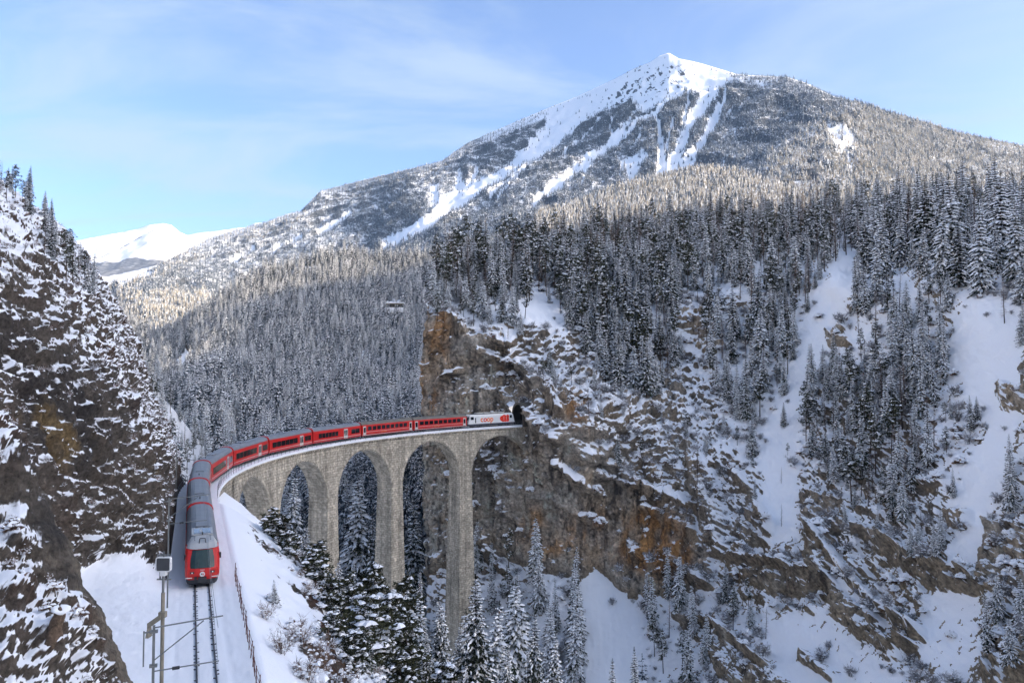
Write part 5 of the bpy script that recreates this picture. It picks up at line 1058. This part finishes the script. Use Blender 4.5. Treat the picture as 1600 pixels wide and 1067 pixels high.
def mass(name, keys, P, sc_, label, cat, fmat=None):
    """a wood nobody could count: one object, trees instanced on its points by geometry nodes"""
    me = bpy.data.meshes.new(name); n = len(P); me.vertices.add(n); me.vertices.foreach_set('co', np.asarray(P, np.float32).ravel()); me.update()
    me.attributes.new('tree_scale', 'FLOAT', 'POINT').data.foreach_set('value', np.asarray(sc_, np.float32)); me.attributes.new('tree_kind', 'INT', 'POINT').data.foreach_set('value', rng.integers(0, len(keys), n).astype(np.int32))
    rt = np.zeros((n, 3), np.float32); rt[:, 2] = rng.uniform(0, 6.28, n); rt[:, :2] = rng.normal(0, .03, (n, 2)); me.attributes.new('tree_turn', 'FLOAT_VECTOR', 'POINT').data.foreach_set('vector', rt.ravel())
    cl = bpy.data.collections.new(name + '_kinds')
    for i, k in enumerate(keys): cl.objects.link(bpy.data.objects.new('%s_kind_%02d' % (name, i), joined(k, 'tree', fmat)))
    o = link(name, me); tag(o, label, cat, None, 'stuff')
    g = bpy.data.node_groups.new(name + '_scatter', 'GeometryNodeTree'); g.interface.new_socket('Geometry', in_out='INPUT', socket_type='NodeSocketGeometry'); g.interface.new_socket('Geometry', in_out='OUTPUT', socket_type='NodeSocketGeometry')
    gi, go = g.nodes.new('NodeGroupInput'), g.nodes.new('NodeGroupOutput'); ip = g.nodes.new('GeometryNodeInstanceOnPoints'); ci = g.nodes.new('GeometryNodeCollectionInfo'); ci.inputs['Collection'].default_value = cl; ci.inputs['Separate Children'].default_value = True; ci.inputs['Reset Children'].default_value = True
    def att(nm, ty): a = g.nodes.new('GeometryNodeInputNamedAttribute'); a.data_type = ty; a.inputs['Name'].default_value = nm; return a.outputs['Attribute']
    L = g.links.new; L(gi.outputs[0], ip.inputs['Points']); L(ci.outputs[0], ip.inputs['Instance']); ip.inputs['Pick Instance'].default_value = True
    L(att('tree_kind', 'INT'), ip.inputs['Instance Index']); L(att('tree_scale', 'FLOAT'), ip.inputs['Scale'])
    er = g.nodes.new('FunctionNodeEulerToRotation'); L(att('tree_turn', 'FLOAT_VECTOR'), er.inputs[0]); L(er.outputs[0], ip.inputs['Rotation']); L(ip.outputs[0], go.inputs[0])
    o.modifiers.new('scatter', 'NODES').node_group = g
    return o
def thin(P, dmin, pr=None):
    """greedy dart throwing: keep points at least dmin apart (dmin scalar or per point)"""
    cell = {}; keep = []; dm = np.zeros(len(P)) + dmin; cs = float(np.max(dm))
    for i, p in enumerate(P):
        k = (int(p[0] // cs), int(p[1] // cs)); ok = True
        for a in (-1, 0, 1):
            for b in (-1, 0, 1):
                for j in cell.get((k[0] + a, k[1] + b), ()):
                    if (P[j][0] - p[0]) ** 2 + (P[j][1] - p[1]) ** 2 < dm[i] ** 2: ok = False; break
                if not ok: break
            if not ok: break
        if ok: cell.setdefault(k, []).append(i); keep.append(i)
    return np.array(keep, int)
def inpoly(u, v, poly): return pmask(u, v, poly, .5) > .5

# --- woods on the right-hand slope: (polygon, spacing, kinds, height range, keep share, category, group, label)
W = [
 ([(668,478),(690,430),(740,400),(850,395),(930,385),(930,440),(900,470),(840,452),(800,450),(770,470),(730,478)], 4.3, ['pine0','pine1','pine2','dark0','dark1','pine3','pine4'], (9,21), .85, 'pine tree', 'pines crowding the cliff top', 'snow-dotted dark pine in the dense wood on the cliff top above the tunnel'),
 ([(930,380),(1020,375),(1060,430),(1050,570),(1020,640),(960,600),(900,530),(850,470),(930,440)], 3.6, ['dark0','dark2','pine0','pine4','slim0','dark3','pine2'], (8,19), .8, 'pine tree', 'dark trees right of the cliff-top clearing', 'dark green tree with little snow right of the snowy clearing on the cliff top'),
 ([(1040,380),(1130,370),(1230,365),(1300,380),(1290,440),(1240,470),(1230,560),(1190,580),(1110,500),(1060,440)], 3.7, ['slim0','slim1','pine1','dark1','larch0','heavy1','larch2'], (8,19), .78, 'conifer', 'thin conifers in the middle of the slope top', 'slender snow-sprinkled conifer in the wood between the two bare outcrops on the ridge'),
 ([(1330,345),(1480,345),(1650,345),(1650,470),(1600,470),(1500,455),(1420,440),(1350,440)], 6.8, ['heavy0','heavy1','heavy2','heavy3','dark2','dark3','slim1'], (11,26), 1, 'spruce', 'big snow-laden spruces on the right-hand ridge', 'big snow-laden spruce in the dark stand along the right-hand ridge'),
 ([(1335,440),(1400,450),(1420,520),(1440,640),(1400,700),(1370,640),(1345,560)], 3.0, ['heavy0','slim1','heavy2','slim2','larch1'], (6,17), .85, 'spruce', 'spruces in the strip running down from the ridge', 'snow-laden spruce in the narrow strip running down between two snow chutes'),
 ([(1440,470),(1490,480),(1490,560),(1480,640),(1450,640),(1435,560)], 3.4, ['slim0','heavy1','slim3'], (9,16), 1, 'spruce', 'spruces left of the wide snow chute', 'small snowy spruce in the strip left of the widest snow chute'),
 ([(1265,600),(1300,580),(1360,620),(1440,650),(1470,720),(1420,800),(1340,800),(1290,740),(1258,700)], 2.6, ['slim0','slim1','slim2','slim3','larch1','pine3'], (8,15), 1, 'conifer', 'thin frosted trees on the middle slope', 'thin frosted conifer on the open wooded rib in the middle of the slope'),
 ([(1105,480),(1180,560),(1230,600),(1220,640),(1170,660),(1120,620),(1090,540)], 3.4, ['slim0','slim1','slim3','pine2'], (9,15), .9, 'conifer', 'thin trees above the cliff shoulder', 'thin dark conifer standing in snow left of the longest snow chute'),
 ([(1150,640),(1190,650),(1180,720),(1150,700)], 5, ['slim2','slim0'], (7,11), .9, 'conifer', 'thin trees above the cliff shoulder', 'thin dark conifer standing in snow left of the longest snow chute'),
 ([(830,905),(905,930),(905,1080),(830,1110),(780,1040),(790,960)], 5.2, ['heavy0','heavy1','heavy3','slim1'], (14,22), 1, 'spruce', 'white spruces below the cliff left of the snow apron', 'snow-covered spruce below the cliff on the left side of the bare snow apron'),
 ([(1000,955),(1050,930),(1100,950),(1110,1000),(1090,1080),(1030,1060),(1005,1010)], 4.2, ['heavy0','slim1','slim2','heavy2'], (9,15), 1, 'spruce', 'frosted spruces below the orange cliff', 'frosted spruce below the orange cliff on the right side of the bare snow apron'),
 ([(1120,930),(1190,960),(1200,1010),(1150,990)], 3.5, ['slim0','slim2'], (6,10), .9, 'conifer', 'small trees on the lower ledges', 'small frosted conifer on the lower ledges under the brown earth band'),
 ([(1290,720),(1420,800),(1480,860),(1500,900),(1420,880),(1330,860)], 3.6, ['slim0','slim2','slim3'], (5,10), .8, 'conifer', 'small trees on the lower ledges', 'small frosted conifer on the lower ledges under the brown earth band'),
 ([(1560,480),(1660,470),(1660,560),(1600,580),(1570,540)], 4.5, ['heavy0','slim1','heavy3'], (8,14), 1, 'spruce', 'young spruces at the right edge', 'young snow-covered spruce below the big stand at the right edge'),
 ([(1575,755),(1650,750),(1650,800),(1580,800)], 4.5, ['slim1','slim3','heavy1'], (9,13), 1, 'spruce', 'two spruces over the right-hand rock', 'slim spruce standing on the rock knob at the right edge'),
 ([(1540,960),(1660,940),(1660,1090),(1550,1060)], 4.5, ['slim1','heavy1','heavy3'], (6,11), 1, 'spruce', 'spruces low in the right-hand corner', 'snowy spruce among white bushes in the lower right-hand corner'),
]
W += [([(865,445),(1060,430),(1065,570),(1005,650),(945,600),(890,525)], 3.0, ['dark0','dark1','pine0','pine3','slim0','dark3','pine2'], (8,17), .9, 'pine tree', 'dark trees right of the cliff-top clearing', 'dark green tree with little snow right of the snowy clearing on the cliff top'),
 ([(1230,440),(1275,450),(1240,560),(1215,620),(1190,560)], 3.2, ['slim0','slim2','dark1','slim3'], (6,13), .9, 'conifer', 'thin trees above the cliff shoulder', 'thin dark conifer standing in snow left of the longest snow chute'),
 ([(1480,640),(1540,680),(1520,760),(1470,800)], 5, ['slim0','slim1','slim3'], (4,8), .8, 'conifer', 'small trees beside the wide snow chute', 'small lone conifer beside the widest snow chute'),
 ([(668,455),(720,430),(800,438),(805,455),(825,515),(780,515),(740,512),(700,500),(668,498)], 3.2, ['pine0','pine1','heavy0','slim1','pine3'], (6,13), .95, 'pine tree', 'young pines along the cliff edge', 'young snowy pine right at the left-hand edge of the cliff top'),
 ([(780,500),(900,540),(1000,640),(1100,700),(1120,790),(1020,760),(900,690),(830,640)], 4.6, ['slim0','pine2','heavy1','slim3','heavy0'], (3,9), .9, 'conifer', 'small trees clinging to the cliff', 'small snowy conifer clinging to the broken cliff right of the tunnel'),
 ([(1060,690),(1230,660),(1240,800),(1200,860),(1130,800)], 6.0, ['slim0','slim2','heavy3'], (3,7), .8, 'conifer', 'small trees above the cliff shoulder', 'small snowy conifer on the shoulder right of the orange cliff'),
 ([(740,880),(800,880),(800,1000),(740,1010)], 5.0, ['heavy0','slim1','heavy2'], (9,16), 1, 'spruce', 'white spruces by the last pier', 'white snow-covered spruce just right of the last pier'),
 ([(1440,560),(1530,640),(1500,800),(1450,760)], 7, ['slim0','slim1'], (4,8), .7, 'conifer', 'small trees beside the wide snow chute', 'small lone conifer beside the widest snow chute')]
CAND = []
def cand(P, keys, hs, cat, group, label):
    u, v, d = prj(P)
    for i in range(len(P)):
        k = keys[rng.integers(len(keys))]; h = rng.uniform(*hs); CAND.append((h * FPX / d[i] * (1 if -30 < u[i] < 1630 and v[i] - h * FPX / d[i] < 1067 else .01), k, P[i], h, cat, group, label))
for poly, dm, keys, hs, share, cat, group, label in W:
    pa = np.array(poly); n = 5000; u = rng.uniform(pa[:, 0].min(), pa[:, 0].max(), n); v = rng.uniform(pa[:, 1].min(), pa[:, 1].max(), n); ok = inpoly(u, v, poly); u, v = u[ok], v[ok]
    nz_ = Rn2[np.clip(((u - 665) / (1880 - 665) * (NU - 1)).round().astype(int), 0, NU - 1), np.clip(((v - interp(u, RTOP)) / (1250 - interp(u, RTOP)) * (NV - 1)).round().astype(int), 0, NV - 1), 2]; u, v = u[nz_ > .3], v[nz_ > .3]
    P = R_at(u, v); kp = thin(P, dm); kp = kp[rng.random(len(kp)) < share]; cand(P[kp] - np.array((0, 0, .3)), keys, hs, cat, group, label)
# left hillside: trees on its skyline and behind its shoulder
Lu, Lv, Ld_ = prj(LPt)
def L_pick(poly, n, dm):
    m = inpoly(Lu, Lv, poly) & (Ld_ > 60) & (np.abs(Ln2[..., 2]) > .2); ii = np.argwhere(m); ii = ii[rng.permutation(len(ii))][:n * 12]; P = LPt[ii[:, 0], ii[:, 1]]; kp = thin(P, dm)[:n]; return P[kp]
cand(L_pick([(-120,180),(10,262),(55,330),(40,350),(0,310),(-120,260)], 26, 3.2), ['pine0','pine2','dark1'], (3.2,5.5), 'pine tree', 'pines on the skyline of the rocky hillside', 'dark pine on the upper skyline of the rocky left hillside')
cand(L_pick([(55,345),(125,420),(150,475),(130,470),(60,390)], 26, 2.4), ['pine0','pine1','slim1','pine3'], (3.4,5.8), 'pine tree', 'small pines lower on the hillside skyline', 'small pine on the lower skyline of the rocky left hillside')
# the slope behind the shoulder (valley slope sheet, near part)
fP = FP[:, 5:]
def F_pick(n, lo, hi, extra=None):
    ii = rng.integers(0, fP.shape[0], n); jj = rng.integers(0, fP.shape[1], n); P = fP[ii, jj]; d = fd[ii, jj]; ok = (d > lo) & (d <= hi) & (rng.random(n) > Fclear[ii, jj] * 1.05); 
    if extra is not None: ok &= extra(fu[ii, jj], fv[ii, jj], d)
    return P[ok]
ii = rng.integers(0, 150, 6000); jj = (150 * rng.random(6000) ** 1.6).astype(int); P = KP[ii, jj]; P = P[thin(P, 4.2)]; cand(P, ['dark0','dark2','heavy0','slim1','pine1','heavy2'], (7,13), 'spruce', 'spruces behind the shoulder of the rocky hillside', 'dark snowy spruce on the slope behind the shoulder of the rocky hillside')
LOOK = {'heavy': ('thickly snow-laden spruce', 'spruce'), 'dark': ('snow-lined dark spruce', 'spruce'), 'slim': ('slender frosted spruce', 'spruce'), 'pine': ('dark clumpy pine', 'pine tree'), 'larch': ('bare brownish larch', 'larch')}
def describe(k, h, label):
    for w_ in (' spruce ', ' pine ', ' conifer ', ' tree '):
        if w_ in label: where_ = label.split(w_, 1)[1].replace('with little snow ', ''); break
    look, cat = LOOK[k.rstrip('0123456789')]; size = 'very tall' if h > 20 else 'tall' if h > 14 else 'middle-sized' if h > 8 else 'small'
    t = (size + ' ' + look + ' ' + where_).split()
    if len(t) > 16: t = (look + ' ' + where_).split()
    return ' '.join(t), cat
CAND.sort(key=lambda c: -c[0]); NIND = 268
for px, k, P_, h, cat, group, label in CAND[:NIND]:
    label, cat = describe(k, h, label); ph = PROTO_H[k.rstrip('0123456789')]; place(k, tuple(P_), h / ph, rng.uniform(0, 6.28), label, cat, group, rng.uniform(.85, 1.15))
rest = CAND[NIND:]; keys = sorted({c[1] for c in rest})
if rest:
    P = np.array([c[2] for c in rest]); s_ = np.array([c[3] for c in rest]) / 21; mass('slope_wood', keys, P, s_, 'smaller snowy conifers filling the woods on the slopes around the viaduct', 'woodland')

# --- single trees near the camera, each different
def near(key, u, vtop, d, label, cat, hmax=30, base=None, sxy=1.0, rz=None):
    t = unp(u, vtop, d); zb = max(G_z(t[0], t[1]), bank_z(t[0], t[1])) - .4 if base is None else base; h = min(t[2] - zb, hmax); ph = PROTO_H.get(key, PROTO_H.get(key.rstrip('0123456789')))
    return place(key, (t[0], t[1], t[2] - h), h / ph, rng.uniform(0, 6.28) if rz is None else rz, label, cat, 'trees rising from the gorge in front of the viaduct', sxy)
near('near0', 745, 893, 96, 'tall dark spruce with drooping branches right of the last pier foot', 'spruce', 32)
near('near1', 693, 925, 104, 'broad spruce with thick snow pads left of the tallest dark spruce', 'spruce', 28)
near('near0', 652, 888, 112, 'slender dark spruce in front of the third pier', 'spruce', 30, sxy=.7)
near('near3', 610, 925, 84, 'bushy pine carrying a big snow cushion below the third pier', 'pine tree', 20, sxy=1.3)
near('near2', 545, 896, 84, 'bushy dark pine with snow pads below the second pier', 'pine tree', 20, sxy=1.35)
near('near3', 578, 930, 74, 'dark pine with a large slab of snow low in the middle', 'pine tree', 18, sxy=1.5)
near('near2', 500, 886, 90, 'dark pine rising against the second pier', 'pine tree', 16, sxy=1.2)
near('near2', 640, 960, 78, 'dark reddish pine at the bottom edge under the third arch', 'pine tree', 18, sxy=1.4)
near('near1', 470, 832, 118, 'small dark spruce at the foot of the second arch', 'spruce', 12, sxy=1.1)
near('slim1', 432, 905, 66, 'thin bare-looking young spruce alone on the snowy bank', 'spruce', 9, sxy=1.5)
near('near3', 418, 835, 112, 'dark brownish bushy pine hiding the foot of the first pier', 'pine tree', 9, sxy=1.3)
near('near2', 448, 848, 100, 'dark bushy pine beside the foot of the first pier', 'pine tree', 8, sxy=1.3)
near('near3', 520, 955, 68, 'low snow-capped pine at the edge of the snowy bank', 'pine tree', 10, sxy=1.4)
near('near0', 828, 950, 120, 'tall dark spruce at the bottom edge left of the snow apron', 'spruce', 30, sxy=.8)
near('near1', 862, 985, 112, 'second dark spruce at the bottom edge nearest the snow apron', 'spruce', 26, sxy=.8)
near('near1', 955, 1030, 120, 'spruce top with fresh snow at the bottom edge of the snow apron', 'spruce', 20, sxy=.8)
near('near0', 995, 1010, 125, 'dark narrow spruce top at the bottom edge right of the apron', 'spruce', 20, sxy=.7)
near('heavy1', 562, 742, 262, 'tall heavily snowed spruce seen through the third arch', 'spruce', 34, sxy=1.2)
near('dark1', 645, 775, 262, 'tall dark snowy spruce seen through the fourth arch', 'spruce', 36)
near('dark2', 586, 800, 258, 'shorter dark spruce seen through the third arch near the pier', 'spruce', 26)
near('heavy2', 455, 740, 235, 'snowy spruce seen through the second arch', 'spruce', 24)
near('near1', 716, 968, 100, 'dark spruce filling the gap between the last two pier feet', 'spruce', 26)
near('near0', 668, 985, 92, 'dark spruce at the bottom edge below the broad snowy one', 'spruce', 24, sxy=1.0)
near('near3', 588, 882, 104, 'shaggy pine top in front of the third pier with snow on its crown', 'pine tree', 20, sxy=1.1)
near('near2', 630, 900, 100, 'shaggy dark pine between the second and third pier feet', 'pine tree', 20, sxy=1.1)
near('near3', 555, 985, 64, 'wide low pine under heavy snow at the bottom edge of the bank', 'pine tree', 14, sxy=1.5)
near('near1', 790, 1000, 104, 'half hidden spruce at the bottom edge beside the tallest one', 'spruce', 26, sxy=.9)
near('near3', 700, 1035, 76, 'round snow-smothered pine top at the very bottom edge', 'pine tree', 14, sxy=1.4)
for u_, v_, d_, k2, l_ in [(452,905,80,'slim0','slim snow-dusted spruce at the top of the brushy bank'),(478,935,78,'dark1','slim dark spruce half way down the brushy bank'),(505,920,86,'slim2','thin snowy spruce left of the dark pine group'),(530,905,92,'dark2','narrow spruce standing just behind the dark pine group'),
    (462,1000,62,'slim1','small thin spruce among the leafless shrubs'),(498,1000,66,'dark0','young dark spruce at the foot of the brushy bank'),(660,925,98,'slim3','thin snow-dusted spruce between the two broad snowy ones'),(730,950,108,'heavy2','pale snow-covered spruce behind the tallest dark spruce'),(770,940,118,'heavy0','pale snow-covered spruce right of the tallest dark spruce'),(805,905,150,'heavy3','white spruce standing farther back beside the last pier')]:
    near(k2, u_, v_, d_, l_, 'spruce', 24 if d_ > 85 else 12, sxy=1.15)
for s_, o_, k2, h_, l_ in [(40,9.5,'near3',4.5,'dark bushy pine low on the bank just before the first arch'),(36,10.5,'near2',5,'second dark bushy pine on the bank below the first arch'),(33,12.5,'dark1',6,'small dark spruce on the steep edge of the bank by the first pier'),(30,10,'near3',3.6,'low snow-topped pine bush on the edge of the bank'),(27,13,'near2',5.5,'dark pine leaning out from the edge of the bank'),
    (23,12,'near3',4.2,'squat dark pine bush half way along the bank edge'),(18,14,'dark2',6.5,'young dark spruce below the edge of the bank beside the train'),(14,12.5,'near2',4.6,'round dark pine bush below the fence end'),(9,15,'near3',5.5,'wide dark pine bush on the slope below the fence'),(2,14,'dark0',6,'young spruce on the slope below the fence'),(-6,15,'near2',5,'dark pine bush at the lower end of the bank')]:
    d__ = np.abs(s_b - s_).argmin(); q__ = np.abs(bo[d__] - o_).argmin(); p__ = BP[d__, q__]; ph = PROTO_H.get(k2, PROTO_H.get(k2.rstrip('0123456789')))
    place(k2, (p__[0], p__[1], p__[2] - .5), h_ / ph, rng.uniform(0, 6.28), l_, 'spruce' if 'spruce' in l_ else 'pine tree', 'young trees along the bank edge', 1.5 if k2[:4] == 'near' else 1.2)
# shrubs on the bank, counted ones
k_ = 0
for u, v, d, key, s_ in [(470,985,60,'twig0',1.2),(505,1010,58,'twig1',1.3),(440,1030,54,'twig0',1.0),(535,1040,56,'twig1',1.3),(415,960,60,'twig1',.8),(480,1055,52,'twig0',1.2)]:
    t = unp(u, v, d); zb = max(G_z(t[0], t[1]), bank_z(t[0], t[1])); place(key, (t[0], t[1], zb), s_, k_, 'leafless reddish shrub dusted with snow on the bank below the fence', 'shrub', 'leafless shrubs on the snowy bank'); k_ += 1

# --- undergrowth: snow-laden bushes clinging to cliff and slopes
ii = rng.integers(0, NU, 90000); jj = rng.integers(0, NV, 90000); P = RP[ii, jj]; u, v = Ru[ii, jj], Rv[ii, jj]
dens = fbm(P / 9, 3, 701); sn_ = Rsnow[ii, jj]
bushy = np.maximum.reduce([1.2 * Rled[ii, jj]] + [pmask(u, v, p_, 14) for p_ in ([(720,500),(800,480),(900,540),(1060,700),(1000,760),(900,700),(820,640),(760,600)], [(735,690),(790,700),(820,760),(790,860),(740,900)], [(668,450),(830,440),(845,525),(740,525),(668,500)], [(850,660),(1000,700),(1110,790),(1080,850),(960,790),(860,740)], [(1120,820),(1160,900),(1200,960),(1120,930)], [(1290,800),(1400,860),(1450,940),(1400,1000),(1320,920)], [(1560,820),(1660,800),(1660,1080),(1540,1060)], [(760,880),(900,900),(920,1000),(840,1080),(740,1000)])])
ok = (v > 440) & (u < 1680) & (v < 1130) & (rng.random(len(P)) < np.clip(.22 + .9 * bushy, 0, 1) * sstep(-.25, .2, dens) * sstep(.1, .45, sn_)) & ((Rsm[ii, jj] < .35) | (rng.random(len(P)) < .02))
P = P[ok]; kp = thin(P, 1.7)[:6500]; P = P[kp]
mass('snowy_undergrowth', ['frostbush0', 'frostbush1', 'shrub2', 'frostbush2', 'shrub3'], P, .45 + 1.25 * rng.random(len(P)) ** 1.6, 'snow-laden bushes clinging to the cliff and the slopes', 'undergrowth')
ii = rng.integers(0, NS, 90000); jj = (NO * rng.random(90000) ** 1.2 * .85).astype(int); P = LPt[ii, jj]; u, v = Lu[ii, jj], Lv[ii, jj]; d = Ld_[ii, jj]
ok = (d > 25) & (u > -60) & (rng.random(len(P)) < .6 * sstep(-.2, .3, fbm(P / 5, 3, 711)) * (1 - .7 * darkcl[ii, jj])) & (apron[ii, jj] < .2) & (smface[ii, jj] < .3) & (B.shape[0] > 0) & (LPt[ii, jj][:, 2] > 3)
P = P[ok]; kp = thin(P, .8)[:4200]; P = P[kp]; mass('hillside_heather', ['twig0', 'twig1', 'shrub0'], P, rng.uniform(.14, .42, len(P)), 'low brown heather and twigs poking through snow on the rocky hillside', 'undergrowth')
ii = rng.integers(0, NB, 20000); jj = rng.integers(0, NQ, 20000); P = BP[ii, jj]; ok = (bo[ii, jj] > 5) & (rng.random(len(P)) < .5 * sstep(0, .25, fbm(P / 6, 3, 721) + .04 * (bo[ii, jj] - 9)))
P = P[ok]; kp = thin(P, .9)[:1500]; mass('bank_scrub', ['twig0', 'twig1', 'shrub1', 'shrub2'], P[kp], rng.uniform(.15, .7, len(kp)), 'scrub half buried in snow on the bank below the track', 'undergrowth')

# --- forests too dense to count
P1 = F_pick(80000, 180, 600); P1 = P1[rng.random(len(P1)) < sstep(-.55, .0, fbm(P1 / 22, 3, 743))]; P1 = P1[thin(P1, 3.4)]
P2 = F_pick(90000, 600, 1400); P2 = P2[rng.random(len(P2)) < sstep(-.6, -.05, fbm(P2 / 40, 3, 745))]; P2 = P2[thin(P2, 3.9)]
ii = rng.integers(0, 180, 9000); jj = rng.integers(0, 250, 9000); P3 = GPt[ii, jj]; P3 = P3[((P3[:, 1] > 225) | (P3[:, 0] > 30)) & (P3[:, 2] < 0)]; P3 = P3[thin(P3, 5.5)]
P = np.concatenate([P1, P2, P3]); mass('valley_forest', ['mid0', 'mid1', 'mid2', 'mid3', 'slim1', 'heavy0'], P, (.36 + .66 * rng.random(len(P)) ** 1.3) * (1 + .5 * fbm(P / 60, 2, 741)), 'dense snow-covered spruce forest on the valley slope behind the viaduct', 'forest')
# forest running back over the crest of the right-hand slope
n = 30000; u = rng.uniform(680, 1700, n); f = rng.random(n); tv = interp(u, RTOP); v = tv + f * 75; P = R_at(u, v); cr_ = R_at(u, tv); bk_ = rng.uniform(0, 130, n); P = np.where((rng.random(n) < .45)[:, None], cr_ + np.stack([0 * bk_, bk_, -.31 * bk_], -1), P); P = P[thin(P, 5.0)]
mass('ridge_forest', ['slim0', 'slim1', 'pine1', 'larch0', 'larch1', 'larch2', 'dark1'], P, (.35 + .65 * rng.random(len(P))), 'hazy mixed forest of spruce and bare larch along the crest behind the cliff', 'forest')
# larch spur
ii = rng.integers(0, 160, 60000); jj = rng.integers(0, 60, 60000); P = NP[ii, jj] + rng.normal(0, 2.5, (60000, 3)) * np.array((1, 1, 0)); P = P[thin(P, 3.8)]; mass('larch_wood', ['gold0', 'gold1', 'gold2', 'far1'], P, rng.uniform(.5, 1.0, len(P)), 'sunlit golden larch wood on the low spur before the mountain', 'forest')
# mountain
n = 230000; ii = rng.integers(0, NM, n); jj = np.minimum((rng.random(n) * NK * .8).astype(int), NK - 1); g_ = Mg[ii, jj]; u, v = mu[ii, jj], mv[ii, jj]
top_ = np.clip(1 - sstep(40, 4, (v - mtop[ii, jj])) * sstep(760, 900, u) * sstep(1190, 1120, u), 0, 1)
thinz = .35 + .65 * sstep(-.35, .15, fbm(MP[ii, jj] / 130, 4, 731)); ok = (rng.random(n) < (1 - sstep(.12, .75, g_)) * top_ * thinz * .93 + .012 + .10 * sstep(.1, .4, fbm(MP[ii, jj] / 45, 3, 733))) & (jj > 0); P = MP[ii, jj][ok]; uu = u[ok]; vv = v[ok]
ib = rng.integers(0, NM, 9000); fb_ = rng.random(9000) * 1.1; kb = (mu[ib, 0] < 740) | (mu[ib, 0] > 1200); P = np.concatenate([P, (MP[ib, 0] + np.stack([0 * fb_, 160 * fb_, -90 * fb_], -1))[kb]]); uu = np.r_[uu, mu[ib, 0][kb]]; vv = np.r_[vv, mtop[ib, 0][kb]]
kp = thin(P, 4.3); P, uu, vv = P[kp], uu[kp], vv[kp]
sun_warm = (rng.random(len(P)) < .72 * np.maximum(pmask(uu, vv, [(1180,290),(1260,205),(1340,165),(1800,250),(1800,400),(1150,400)], 20), .8 * pmask(uu, vv, [(180,470),(330,455),(330,560),(180,560)], 10)) + .35 * sstep(40, 5, vv - interp(uu, MTOP)) * sstep(760, 700, uu))  # golden trees follow the sunlit parts; sun warmth is put into their colour
mass('mountain_forest', ['far0', 'far1', 'far2'], P[~sun_warm], .45 + .6 * rng.random((~sun_warm).sum()) ** 1.5, 'frosted conifer forest covering the flanks of the big mountain', 'forest')
mass('mountain_larch_forest', ['gold0', 'gold1', 'gold2'], P[sun_warm], .45 + .6 * rng.random(sun_warm.sum()) ** 1.5, 'sunlit larch forest on the right-hand shoulder of the mountain', 'forest')
# ---------------------------------------------------------------- the air
hm = bpy.data.materials.new('thin_winter_haze'); hm.use_nodes = True; t = hm.node_tree; t.nodes.clear(); o_ = N(t, 'ShaderNodeOutputMaterial'); pv = N(t, 'ShaderNodeVolumePrincipled')
pv.inputs['Color'].default_value = (.35, .62, 1.0, 1); pv.inputs['Density'].default_value = 0.000015; pv.inputs['Anisotropy'].default_value = 0.0; t.links.new(pv.outputs[0], o_.inputs['Volume'])
tag(MB().box(-12500, -12500, -80, 12500, 13500, 2600).build('haze', hm), kind='stuff')
